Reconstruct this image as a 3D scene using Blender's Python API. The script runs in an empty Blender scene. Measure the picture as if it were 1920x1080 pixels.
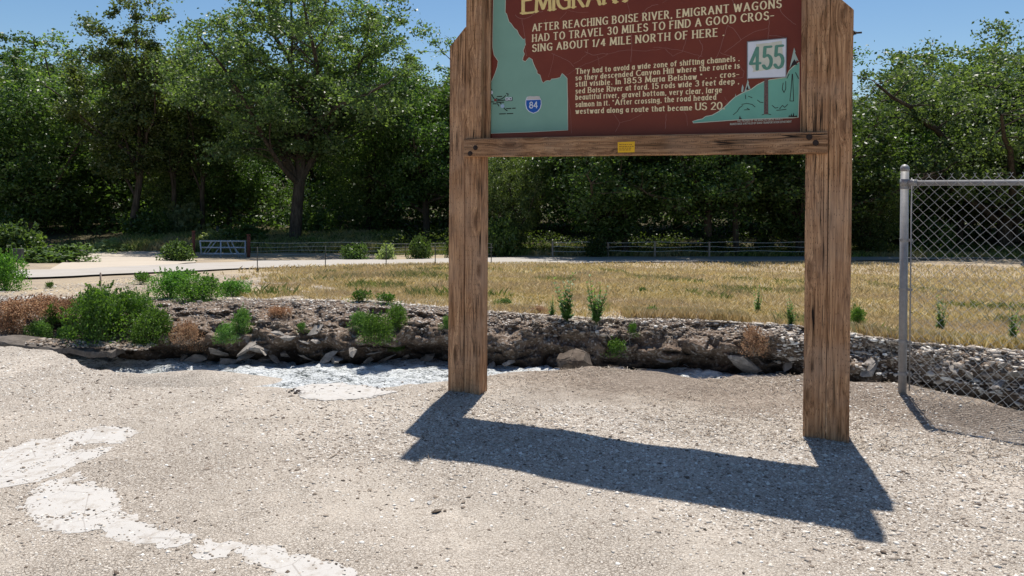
import bpy, bmesh, math, random
import numpy as np
from mathutils import Vector, Matrix, noise as mnoise
from math import radians as R, sin, cos, pi

SC = bpy.context.scene
COL = SC.collection
rng = np.random.default_rng(7)
random.seed(7)

# ------------------------------------------------------------------ camera
CAM_H, PITCH, ROLL, FPX, PCX, PCY = 1.70, R(0.6), R(0.35), 1440.0, 960.0, 360.0
c_r = Vector((1, 0, 0)); c_f = Vector((0, cos(PITCH), -sin(PITCH))); c_u = c_r.cross(c_f)
c_r2 = c_r * cos(ROLL) + c_u * sin(ROLL); c_u2 = -c_r * sin(ROLL) + c_u * cos(ROLL)
cd = bpy.data.cameras.new('camera'); cam = bpy.data.objects.new('camera', cd); COL.objects.link(cam)
M = Matrix.Identity(4)
for i in range(3):
    M[i][0] = c_r2[i]; M[i][1] = c_u2[i]; M[i][2] = -c_f[i]
M[2][3] = CAM_H
cam.matrix_world = M
cd.sensor_width = 36; cd.lens = 36 * FPX / 1920; cd.shift_y = -(540 - PCY) / 1920
cd.clip_start = 0.05; cd.clip_end = 2000
SC.camera = cam

# ------------------------------------------------------------------ light
SUN_EL, SUN_AZ = R(69.5), R(12)            # azimuth from +Y towards +X
W = bpy.data.worlds.new('World'); SC.world = W; W.use_nodes = True
nt = W.node_tree; nt.nodes.clear()
sky = nt.nodes.new('ShaderNodeTexSky'); sky.sky_type = 'NISHITA'; sky.sun_disc = False
sky.sun_elevation = SUN_EL; sky.sun_rotation = SUN_AZ; sky.altitude = 700; sky.air_density = 1.0; sky.dust_density = 1.2; sky.ozone_density = 1.6
bg = nt.nodes.new('ShaderNodeBackground'); bg.inputs[1].default_value = 0.09
wo = nt.nodes.new('ShaderNodeOutputWorld')
hsv = nt.nodes.new('ShaderNodeHueSaturation'); hsv.inputs['Saturation'].default_value = 1.22; hsv.inputs['Hue'].default_value = .497
nt.links.new(sky.outputs[0], hsv.inputs['Color']); nt.links.new(hsv.outputs[0], bg.inputs[0]); nt.links.new(bg.outputs[0], wo.inputs[0])
sl = bpy.data.lights.new('sun', 'SUN'); sl.energy = 5.0; sl.angle = R(0.53); sl.color = (1.0, 0.945, 0.86)
so = bpy.data.objects.new('sun', sl); COL.objects.link(so)
sdir = Vector((sin(SUN_AZ) * cos(SUN_EL), cos(SUN_AZ) * cos(SUN_EL), sin(SUN_EL)))
so.rotation_euler = sdir.to_track_quat('Z', 'Y').to_euler(); so.location = (0, 0, 30)
SC.view_settings.view_transform = 'Standard'; SC.view_settings.look = 'None'
SC.view_settings.exposure = 0.34; SC.view_settings.gamma = 1; SC.view_settings.use_curve_mapping = False
SC.render.engine = 'CYCLES'
SC.cycles.max_bounces = 8; SC.cycles.diffuse_bounces = 3; SC.cycles.transmission_bounces = 4; SC.cycles.transparent_max_bounces = 8

# ------------------------------------------------------------------ helpers
def ray(px, py):
    return (c_f + c_r2 * ((px - PCX) / FPX) - c_u2 * ((py - PCY) / FPX))
def G(px, py, z=0.0):
    d = ray(px, py); t = (z - CAM_H) / d.z
    return Vector((d.x * t, d.y * t, z))
def AtY(px, py, Y):
    d = ray(px, py); t = Y / d.y
    return Vector((d.x * t, Y, CAM_H + d.z * t))

def srgb(r, g, b):
    f = lambda c: ((c / 255 + 0.055) / 1.055) ** 2.4 if c / 255 > 0.04045 else c / 255 / 12.92
    return (f(r), f(g), f(b), 1)

def _hash(ix, iy, iz, seed):
    h = (ix.astype(np.int64) * 374761393 + iy.astype(np.int64) * 668265263 + iz.astype(np.int64) * 2147483647 + seed * 1274126177) & 0xffffffff
    h = ((h ^ (h >> 13)) * 1274126177) & 0xffffffff
    h = (h ^ (h >> 16)) & 0xffffff
    return h / float(0xffffff)
def vnoise(x, y, z=0.0, seed=0):
    x = np.asarray(x, float); y = np.asarray(y, float); z = np.asarray(z, float) + x * 0
    x0 = np.floor(x); y0 = np.floor(y); z0 = np.floor(z)
    fx = x - x0; fy = y - y0; fz = z - z0
    fx = fx * fx * (3 - 2 * fx); fy = fy * fy * (3 - 2 * fy); fz = fz * fz * (3 - 2 * fz)
    r = 0
    for dx in (0, 1):
        for dy in (0, 1):
            for dz in (0, 1):
                w = (fx if dx else 1 - fx) * (fy if dy else 1 - fy) * (fz if dz else 1 - fz)
                r = r + w * _hash(x0 + dx, y0 + dy, z0 + dz, seed)
    return r * 2 - 1
def fbm(x, y, z=0.0, oct=4, seed=0, gain=0.5):
    a, s, r = 1.0, 1.0, 0
    for o in range(oct):
        r = r + a * vnoise(np.asarray(x) * s, np.asarray(y) * s, np.asarray(z) * s, seed + o * 17); a *= gain; s *= 2.03
    return r

def link(o, parent=None):
    COL.objects.link(o)
    if parent is not None: o.parent = parent
    return o
def tag(o, label=None, cat=None, group=None, kind=None):
    if label: o['label'] = label
    if cat: o['category'] = cat
    if group: o['group'] = group
    if kind: o['kind'] = kind
    return o
def empty(name, loc=(0, 0, 0), rz=0.0):
    o = bpy.data.objects.new(name, None); o.location = loc; o.rotation_euler = (0, 0, rz)
    o.empty_display_size = 0.2
    return link(o)
def fast_mesh(name, V, F, mat=None, smooth=False, col=None):
    """V (n,3) array, F (m,k) int array."""
    V = np.asarray(V, np.float32); F = np.asarray(F, np.int32)
    me = bpy.data.meshes.new(name)
    me.vertices.add(len(V)); me.vertices.foreach_set('co', V.ravel())
    k = F.shape[1]
    me.loops.add(F.size); me.loops.foreach_set('vertex_index', F.ravel())
    me.polygons.add(len(F))
    me.polygons.foreach_set('loop_start', np.arange(0, F.size, k, dtype=np.int32))
    try: me.polygons.foreach_set('loop_total', np.full(len(F), k, np.int32))
    except Exception: pass
    if smooth: me.polygons.foreach_set('use_smooth', np.ones(len(F), bool))
    if mat: me.materials.append(mat)
    me.update(calc_edges=True)
    return me
def py_mesh(name, V, F, mat=None, smooth=False):
    me = bpy.data.meshes.new(name); me.from_pydata([tuple(v) for v in V], [], [tuple(f) for f in F])
    if mat: me.materials.append(mat)
    if smooth:
        for p in me.polygons: p.use_smooth = True
    me.update(); return me
def mobj(name, me, parent=None, loc=None):
    o = bpy.data.objects.new(name, me)
    if loc is not None: o.location = loc
    return link(o, parent)
def bm_obj(name, bm, mat, parent=None, smooth=False, loc=None):
    me = bpy.data.meshes.new(name); bm.to_mesh(me); bm.free()
    if mat: me.materials.append(mat)
    if smooth:
        for p in me.polygons: p.use_smooth = True
    return mobj(name, me, parent, loc)

class MB:
    """gathers tubes and boxes into one mesh"""
    def __init__(s): s.V = []; s.F = []
    def tube(s, pts, rad, n=6, cap=True):
        pts = [Vector(p) for p in pts]
        if not hasattr(rad, '__len__'): rad = [rad] * len(pts)
        b = len(s.V); prev = None
        for i, p in enumerate(pts):
            t = (pts[min(i + 1, len(pts) - 1)] - pts[max(i - 1, 0)]).normalized()
            if prev is None:
                prev = t.orthogonal().normalized()
            a = (prev - t * prev.dot(t))
            a = a.normalized() if a.length > 1e-6 else t.orthogonal().normalized()
            prev = a; c = t.cross(a)
            for k in range(n):
                an = 2 * pi * k / n
                s.V.append(p + (a * cos(an) + c * sin(an)) * rad[i])
        for i in range(len(pts) - 1):
            for k in range(n):
                s.F.append((b + i * n + k, b + i * n + (k + 1) % n, b + (i + 1) * n + (k + 1) % n, b + (i + 1) * n + k))
        if cap:
            s.F.append(tuple(b + k for k in reversed(range(n))))
            e = b + (len(pts) - 1) * n
            s.F.append(tuple(e + k for k in range(n)))
        return s
    def box(s, c, sz, rot=None):
        b = len(s.V); c = Vector(c)
        for x in (-.5, .5):
            for y in (-.5, .5):
                for z in (-.5, .5):
                    v = Vector((x * sz[0], y * sz[1], z * sz[2]))
                    s.V.append(c + (rot @ v if rot else v))
        for f in ((0, 1, 3, 2), (4, 6, 7, 5), (0, 4, 5, 1), (2, 3, 7, 6), (0, 2, 6, 4), (1, 5, 7, 3)):
            s.F.append(tuple(b + i for i in f))
        return s
    def poly(s, pts):
        b = len(s.V); s.V += [Vector(p) for p in pts]; s.F.append(tuple(range(b, b + len(pts)))); return s
    def obj(s, name, mat, parent=None, smooth=False, loc=None):
        return mobj(name, py_mesh(name, s.V, s.F, mat, smooth), parent, loc)

# ------------------------------------------------------------------ node DSL
class NT:
    def __init__(s, name):
        s.m = bpy.data.materials.new(name); s.m.use_nodes = True; s.t = s.m.node_tree; s.t.nodes.clear()
        s.out = s.t.nodes.new('ShaderNodeOutputMaterial')
    def n(s, typ, **kw):
        nd = s.t.nodes.new('ShaderNode' + typ)
        for k, v in kw.items(): setattr(nd, k, v)
        return nd
    def set(s, sock, v):
        if isinstance(v, bpy.types.NodeSocket): s.t.links.new(v, sock)
        elif v is not None:
            try: sock.default_value = v
            except Exception: sock.default_value = v[:3]
    def pos(s, obj=True, scale=(1, 1, 1), rot=(0, 0, 0)):
        tc = s.n('TexCoord') if obj else s.n('NewGeometry')
        mp = s.n('Mapping'); mp.inputs['Scale'].default_value = scale; mp.inputs['Rotation'].default_value = rot
        s.t.links.new(tc.outputs['Object'] if obj else tc.outputs['Position'], mp.inputs[0])
        return mp.outputs[0]
    def noise(s, vec, scale, detail=4, rough=0.6, dist=0.0):
        nd = s.n('TexNoise'); nd.inputs['Scale'].default_value = scale; nd.inputs['Detail'].default_value = detail
        nd.inputs['Roughness'].default_value = rough; nd.inputs['Distortion'].default_value = dist
        if vec is not None: s.t.links.new(vec, nd.inputs['Vector'])
        return nd.outputs['Fac']
    def voro(s, vec, scale, feature='F1', out='Distance', rnd=1.0):
        nd = s.n('TexVoronoi'); nd.feature = feature; nd.inputs['Scale'].default_value = scale
        nd.inputs['Randomness'].default_value = rnd
        if vec is not None: s.t.links.new(vec, nd.inputs['Vector'])
        return nd.outputs[out]
    def ramp(s, fac, stops, interp='LINEAR'):
        nd = s.n('ValToRGB'); cr = nd.color_ramp; cr.interpolation = interp
        while len(cr.elements) < len(stops): cr.elements.new(0.5)
        for e, (p, c) in zip(cr.elements, stops):
            e.position = p; e.color = c if hasattr(c, '__len__') else (c, c, c, 1)
        s.t.links.new(fac, nd.inputs[0]); return nd.outputs[0]
    def mix(s, fac, a, b, blend='MIX'):
        nd = s.n('Mix', data_type='RGBA'); nd.blend_type = blend
        s.set(nd.inputs[0], fac); s.set(nd.inputs[6], a); s.set(nd.inputs[7], b); return nd.outputs[2]
    def math(s, op, a, b=0.0, clamp=False):
        nd = s.n('Math', operation=op); nd.use_clamp = clamp; s.set(nd.inputs[0], a); s.set(nd.inputs[1], b); return nd.outputs[0]
    def bump(s, h, strength=0.5, dist=0.01, nrm=None):
        nd = s.n('Bump'); nd.inputs['Strength'].default_value = strength; nd.inputs['Distance'].default_value = dist
        s.t.links.new(h, nd.inputs['Height'])
        if nrm is not None: s.t.links.new(nrm, nd.inputs['Normal'])
        return nd.outputs[0]
    def bsdf(s, color, rough=0.8, nrm=None, spec=0.3, metal=0.0, out=True):
        b = s.n('BsdfPrincipled'); s.set(b.inputs['Base Color'], color); s.set(b.inputs['Roughness'], rough)
        s.set(b.inputs['Specular IOR Level'], spec); s.set(b.inputs['Metallic'], metal)
        if nrm is not None: s.t.links.new(nrm, b.inputs['Normal'])
        if out: s.t.links.new(b.outputs[0], s.out.inputs[0])
        s.b = b; return b
def flat(name, color, rough=0.7, spec=0.3, metal=0.0, var=0.0, scale=20):
    m = NT(name)
    if var:
        f = m.noise(m.pos(), scale, 5)
        c = m.mix(m.ramp(f, [(0.3, 0.0), (0.7, 1.0)]), tuple(x * (1 - var) for x in color[:3]) + (1,), tuple(min(1, x * (1 + var)) for x in color[:3]) + (1,))
    else: c = color
    m.bsdf(c, rough, None, spec, metal); return m.m

# ------------------------------------------------------------------ materials
def mat_gravel():
    m = NT('gravel_ground'); p = m.pos(False)
    big = m.noise(p, 0.55, 5, 0.6); mid = m.noise(p, 3.0, 5, 0.65)
    v = m.voro(p, 75, out='Color'); vd = m.voro(p, 75)
    v2 = m.voro(p, 170, out='Color')
    sep = m.n('SeparateColor'); m.t.links.new(v, sep.inputs[0])
    sep2 = m.n('SeparateColor'); m.t.links.new(v2, sep2.inputs[0])
    stones = m.ramp(sep.outputs[0], [(0.0, (.13, .105, .085, 1)), (0.12, (.24, .20, .165, 1)), (.45, (.42, .375, .33, 1)), (.8, (.57, .52, .465, 1)), (1, (.72, .68, .63, 1))])
    fine = m.ramp(sep2.outputs[0], [(0, (.20, .165, .135, 1)), (.5, (.44, .395, .345, 1)), (1, (.60, .55, .495, 1))])
    c = m.mix(m.ramp(mid, [(0.40, 0.0), (0.62, 0.8)]), fine, stones)
    dust = m.mix(m.noise(p, 9, 4), (.44, .40, .35, 1), (.54, .495, .44, 1))
    c = m.mix(m.ramp(big, [(0.36, 0.6), (0.62, 0.08)]), c, dust)
    # brownish litter zone near the canal on the right
    sp = m.n('SeparateXYZ'); m.t.links.new(p, sp.inputs[0])
    z1 = m.math('ADD', m.math('MULTIPLY', sp.outputs[0], 0.42), sp.outputs[1])
    z1 = m.math('ADD', z1, m.math('MULTIPLY', m.noise(p, 1.6, 4), 1.6))
    zone = m.ramp(m.math('DIVIDE', z1, 12.0), [(0.565, 0.0), (0.63, 1.0)])
    xm = m.ramp(m.math('ADD', m.math('DIVIDE', sp.outputs[0], 10.0), 0.5), [(0.46, 0.0), (0.53, 1.0)])
    zone = m.math('MULTIPLY', zone, xm)
    brown = m.ramp(m.noise(p, 30, 5, .7), [(.3, (.10, .075, .06, 1)), (.52, (.22, .175, .14, 1)), (.75, (.40, .34, .29, 1))])
    c = m.mix(m.math('MULTIPLY', zone, 0.85), c, brown)
    h = m.math('ADD', m.math('MULTIPLY', vd, -0.8), m.math('MULTIPLY', m.noise(p, 260, 3), .5))
    sp1 = m.noise(p, 125, 3, .7); c = m.mix(m.ramp(sp1, [(.29, .7), (.38, 0.0)]), c, (.17, .14, .11, 1)); c = m.mix(m.ramp(sp1, [(.56, 0.0), (.66, .7)]), c, (.70, .66, .60, 1))
    mpp = m.n('Mapping'); m.t.links.new(p, mpp.inputs[0]); mpp.inputs['Scale'].default_value = (.8, 1, 1)
    ed = m.voro(mpp.outputs[0], 62, 'DISTANCE_TO_EDGE'); ed2 = m.voro(mpp.outputs[0], 118, 'DISTANCE_TO_EDGE')
    where = m.ramp(m.math('ADD', m.noise(p, .8, 4), m.math('MULTIPLY', m.noise(p, 6, 3), .35)), [(.50, .25), (.78, 1.0)])
    gap = m.ramp(ed, [(.02, 1.0), (.10, 0.0)]); gap2 = m.ramp(ed2, [(.02, .5), (.09, 0.0)])
    gp = m.math('MULTIPLY', m.math('MAXIMUM', gap, gap2), m.math('MULTIPLY', where, .75))
    c = m.mix(gp, c, (.12, .095, .075, 1)); h = m.math('SUBTRACT', h, m.math('MULTIPLY', gp, .9))
    c = m.mix(1.0, c, (1.10, 1.08, 1.05, 1), 'MULTIPLY')
    m.bsdf(c, 0.95, m.bump(h, 0.7, 0.012), 0.1); return m.m
def mat_bank():
    m = NT('bank_earth'); p = m.pos(False)
    n1 = m.noise(p, 3.5, 6, .7); n2 = m.noise(p, 28, 6, .75); v = m.voro(p, 38, out='Color')
    sep = m.n('SeparateColor'); m.t.links.new(v, sep.inputs[0])
    c = m.ramp(n2, [(.25, (.045, .032, .025, 1)), (.45, (.13, .095, .07, 1)), (.6, (.22, .17, .13, 1)), (.8, (.36, .295, .24, 1))])
    c = m.mix(m.ramp(n1, [(.38, 0.0), (.62, .6)]), c, (.20, .145, .11, 1))
    c = m.mix(m.ramp(sep.outputs[0], [(.80, 0.0), (.90, .7)]), c, (.42, .38, .34, 1))
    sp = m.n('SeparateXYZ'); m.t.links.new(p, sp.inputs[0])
    undercut_shade = m.ramp(m.math('ADD', sp.outputs[2], 0.7), [(0.12, 1.0), (0.44, 0.0)])  # shade of the undercut painted into the earth colour, deepening towards the water
    c = m.mix(undercut_shade, c, m.mix(.5, (.03, .025, .02, 1), (.02, .02, .018, 1)))
    m.bsdf(c, .95, m.bump(m.math('ADD', n2, m.math('MULTIPLY', m.voro(p, 30), -.6)), .8, .03), .15); return m.m
def mat_field():
    m = NT('dry_field_soil'); p = m.pos(False)
    n2 = m.noise(p, 30, 5, .7); n1 = m.noise(p, .5, 4)
    c = m.ramp(n2, [(.3, (.16, .125, .09, 1)), (.55, (.32, .265, .205, 1)), (.75, (.46, .40, .33, 1))])
    c = m.mix(m.ramp(n1, [(.4, 0.0), (.6, .5)]), c, (.47, .38, .25, 1))
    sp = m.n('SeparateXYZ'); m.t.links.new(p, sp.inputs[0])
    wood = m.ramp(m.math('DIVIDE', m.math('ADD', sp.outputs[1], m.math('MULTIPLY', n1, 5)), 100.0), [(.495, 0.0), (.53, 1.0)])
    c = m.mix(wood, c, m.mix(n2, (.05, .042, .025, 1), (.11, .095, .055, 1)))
    m.bsdf(c, .95, m.bump(n2, .5, .02), .1); return m.m
def mat_road(name='road_gravel', a=(.32, .295, .27, 1), b=(.46, .43, .395, 1)):
    m = NT(name); p = m.pos(False)
    f = m.noise(p, 12, 6, .75); g = m.noise(p, .8, 4)
    c = m.mix(f, a, b); c = m.mix(m.ramp(g, [(.45, 0.0), (.7, .35)]), c, (.30, .26, .21, 1))
    m.bsdf(c, .95, m.bump(f, .3, .02), .1); return m.m
def mat_wood(name='weathered_wood', tint=1.0, horiz=False):
    m = NT(name); tc = m.n('TexCoord'); mp = m.n('Mapping'); m.t.links.new(tc.outputs['Object'], mp.inputs[0])
    mp.inputs['Scale'].default_value = (.045, 1, 1) if horiz else (1, 1, .045)
    p = mp.outputs[0]
    po = tc.outputs['Object']
    # knots warp the grain
    mk = m.n('Mapping'); m.t.links.new(po, mk.inputs[0]); mk.inputs['Scale'].default_value = (2.8, 9, 9) if horiz else (9, 9, 2.8)
    kd = m.voro(mk.outputs[0], 1.0, rnd=1.0)
    kn = m.ramp(kd, [(0.06, 1.0), (0.26, 0.0)])
    warp = m.math('MULTIPLY', m.ramp(kd, [(0.0, 1.0), (.45, 0.0)]), 0.035)
    comb = m.n('CombineXYZ'); m.t.links.new(warp, comb.inputs[2 if horiz else 0]); m.t.links.new(warp, comb.inputs[1])
    va = m.n('VectorMath', operation='ADD'); m.t.links.new(p, va.inputs[0]); m.t.links.new(comb.outputs[0], va.inputs[1])
    g1 = m.noise(va.outputs[0], 55, 6, .6, .6); g2 = m.noise(va.outputs[0], 190, 4, .7); big = m.noise(po, 2.3, 3)
    c = m.ramp(g1, [(.30, (.05 * tint, .026 * tint, .014, 1)), (.44, (.21 * tint, .105 * tint, .052 * tint, 1)), (.6, (.35 * tint, .193 * tint, .10 * tint, 1)), (.78, (.48 * tint, .30 * tint, .175 * tint, 1))])
    c = m.mix(m.ramp(g2, [(.36, .6), (.5, 0.0)]), c, (.09, .055, .033, 1))
    c = m.mix(m.ramp(big, [(.42, 0.0), (.68, .5)]), c, (.31 * tint, .21 * tint, .145 * tint, 1))
    c = m.mix(m.math('MULTIPLY', kn, .75), c, (.13, .06, .03, 1))
    # incising marks: short vertical dashes in staggered rows
    ms = m.n('Mapping'); m.t.links.new(po, ms.inputs[0]); ms.inputs['Scale'].default_value = (62, 62, 26)
    inc = m.voro(ms.outputs[0], 1.0, rnd=0.35)
    inc = m.ramp(inc, [(.10, 1.0), (.2, 0.0)])
    c = m.mix(m.math('MULTIPLY', inc, .55), c, (.05, .028, .017, 1))
    mc = m.n('Mapping'); m.t.links.new(po, mc.inputs[0]); mc.inputs['Scale'].default_value = (.02, 1, 1) if horiz else (1, 1, .02)
    ck = m.noise(mc.outputs[0], 17, 3, .55, .3); ck2 = m.ramp(m.math('ABSOLUTE', m.math('SUBTRACT', ck, .5)), [(.004, 1.0), (.016, 0.0)])
    ck2 = m.math('MULTIPLY', ck2, m.ramp(m.noise(po, 1.7, 2), [(.51, 0.0), (.58, 1.0)]))
    c = m.mix(ck2, c, (.018, .011, .008, 1))
    h = m.math('ADD', m.math('MULTIPLY', g1, 1.0), m.math('MULTIPLY', g2, .6)); h = m.math('SUBTRACT', h, m.math('MULTIPLY', ck2, 1.5))
    h = m.math('SUBTRACT', h, m.math('MULTIPLY', inc, .5))
    m.bsdf(c, .85, m.bump(h, .7, .006), .2); return m.m
def mat_leaf(name, dark, light, trans=.36, rough=.45, dead=0.0, vary=.25):
    m = NT(name); g = m.n('NewGeometry'); oi = m.n('ObjectInfo')
    c = m.mix(g.outputs['Random Per Island'], dark, light)
    nn = m.noise(m.pos(False), .55, 3)
    c = m.mix(m.ramp(nn, [(.42, 0.0), (.68, vary)]), c, (.13, .19, .035, 1))
    hs = m.n('HueSaturation'); m.t.links.new(c, hs.inputs['Color'])
    hs.inputs['Hue'].default_value = .5
    m.t.links.new(m.math('ADD', m.math('MULTIPLY', oi.outputs['Random'], .5), .75), hs.inputs['Value'])
    m.t.links.new(m.math('ADD', m.math('MULTIPLY', oi.outputs['Random'], .028), .49), hs.inputs['Hue'])
    c = hs.outputs[0]
    b = m.bsdf(c, rough, None, .4, out=False)
    t = m.n('BsdfTranslucent'); m.t.links.new(m.mix(1.0, c, (2.3, 2.4, 1.0, 1), 'MULTIPLY'), t.inputs[0])
    mx = m.n('MixShader'); mx.inputs[0].default_value = trans
    m.t.links.new(b.outputs[0], mx.inputs[1]); m.t.links.new(t.outputs[0], mx.inputs[2]); m.t.links.new(mx.outputs[0], m.out.inputs[0])
    return m.m
def mat_grass(name, stops, trans=.3):
    m = NT(name); g = m.n('NewGeometry')
    c = m.ramp(g.outputs['Random Per Island'], stops)
    pn = m.ramp(m.noise(m.pos(False), .45, 4, .6), [(.4, 0.0), (.62, .6)])
    c = m.mix(pn, c, (.50, .37, .24, 1))
    b = m.bsdf(c, .7, None, .15, out=False)
    t = m.n('BsdfTranslucent'); m.t.links.new(c, t.inputs[0])
    mx = m.n('MixShader'); mx.inputs[0].default_value = trans
    m.t.links.new(b.outputs[0], mx.inputs[1]); m.t.links.new(t.outputs[0], mx.inputs[2]); m.t.links.new(mx.outputs[0], m.out.inputs[0])
    return m.m
def mat_rock(name, a, b, sc=14):
    m = NT(name); p = m.pos(False); oi = m.n('ObjectInfo')
    n = m.noise(p, sc, 6, .7); n2 = m.noise(p, sc * 8, 4, .7)
    c = m.mix(m.ramp(n, [(.3, 0.0), (.7, 1.0)]), a, b)
    c = m.mix(m.ramp(n2, [(.55, 0.0), (.75, .6)]), c, (.08, .065, .05, 1))
    m.bsdf(c, .92, m.bump(n2, .5, .01), .15); return m.m
def mat_bark():
    m = NT('bark'); tc = m.n('TexCoord'); mp = m.n('Mapping'); m.t.links.new(tc.outputs['Object'], mp.inputs[0]); mp.inputs['Scale'].default_value = (1, 1, .22)
    n = m.noise(mp.outputs[0], 9, 6, .7)
    c = m.ramp(n, [(.35, (.035, .028, .022, 1)), (.6, (.10, .08, .062, 1)), (.8, (.19, .16, .13, 1))])
    m.bsdf(c, .95, m.bump(n, 1, .06), .1); return m.m
def mat_steel(name='galvanised_steel', base=(.33, .33, .335, 1), rough=.55, metal=.35):
    m = NT(name); p = m.pos(); n = m.noise(p, 25, 5, .7)
    c = m.mix(m.ramp(n, [(.3, 0.0), (.7, 1.0)]), tuple(x * .75 for x in base[:3]) + (1,), base)
    m.bsdf(c, rough, m.bump(n, .15, .003), .4, metal); return m.m
def mat_water():
    m = NT('canal_water'); p = m.pos(False)
    mp = m.n('Mapping'); m.t.links.new(p, mp.inputs[0]); mp.inputs['Scale'].default_value = (.7, 1.6, 1)
    a = m.noise(mp.outputs[0], 5, 5, .65, .6); b = m.noise(mp.outputs[0], 22, 5, .7, .4); big = m.noise(p, 1.1, 4, .6)
    sp = m.n('SeparateXYZ'); m.t.links.new(p, sp.inputs[0])
    foamn = m.math('ADD', m.math('MULTIPLY', a, .45), m.math('MULTIPLY', b, .55))
    foamn = m.math('ADD', foamn, m.math('MULTIPLY', big, .25))
    fine = m.noise(mp.outputs[0], 55, 4, .75, .5)
    foamn = m.math('ADD', m.math('MULTIPLY', foamn, .62), m.math('MULTIPLY', fine, .45))
    foam = m.ramp(foamn, [(.54, 0.0), (.575, .45), (.62, 1.0)])
    c = m.mix(foam, (.06, .075, .07, 1), (.74, .77, .78, 1))
    rg = m.mix(foam, (.22, .22, .22, 1), (.6, .6, .6, 1))
    h = m.math('ADD', m.math('ADD', a, m.math('MULTIPLY', b, .6)), m.math('MULTIPLY', fine, .25))
    m.bsdf(c, rg, m.bump(h, 1.0, .07), .6); return m.m
def mat_board():
    m = NT('maroon_board'); p = m.pos(); n = m.noise(p, 3, 5, .6); n2 = m.noise(p, 60, 4, .7)
    c = m.mix(m.ramp(n, [(.3, 0.0), (.7, 1.0)]), (.18, .028, .011, 1), (.225, .040, .016, 1))
    c = m.mix(m.ramp(n2, [(.66, 0.0), (.74, .3)]), c, (.3, .13, .1, 1))
    m.bsdf(c, .45, m.bump(n2, .05, .002), .35); return m.m
def mat_crust():
    m = NT('pale_cement'); p = m.pos(False); n = m.noise(p, 9, 6, .75); f = m.noise(p, 120, 3, .7); e = m.voro(p, 3.2, 'DISTANCE_TO_EDGE')
    c = m.mix(m.ramp(n, [(.3, 0.0), (.7, 1.0)]), (.43, .41, .385, 1), (.52, .50, .475, 1))
    c = m.mix(m.ramp(n, [(.50, 0.0), (.64, .8)]), c, m.mix(f, (.20, .17, .14, 1), (.44, .40, .35, 1)))
    c = m.mix(m.ramp(f, [(.28, .7), (.36, 0.0)]), c, (.16, .13, .11, 1))
    c = m.mix(m.ramp(e, [(.003, .45), (.009, 0.0)]), c, (.18, .15, .13, 1))
    m.bsdf(c, .9, m.bump(f, .4, .005), .12); return m.m
def mat_sand(name, a, b):
    m = NT(name); p = m.pos(False); n = m.noise(p, 60, 5, .8); c = m.mix(m.ramp(n, [(.3, 0.0), (.7, 1.0)]), a, b)
    m.bsdf(c, .95, m.bump(n, .4, .006), .1); return m.m

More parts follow.
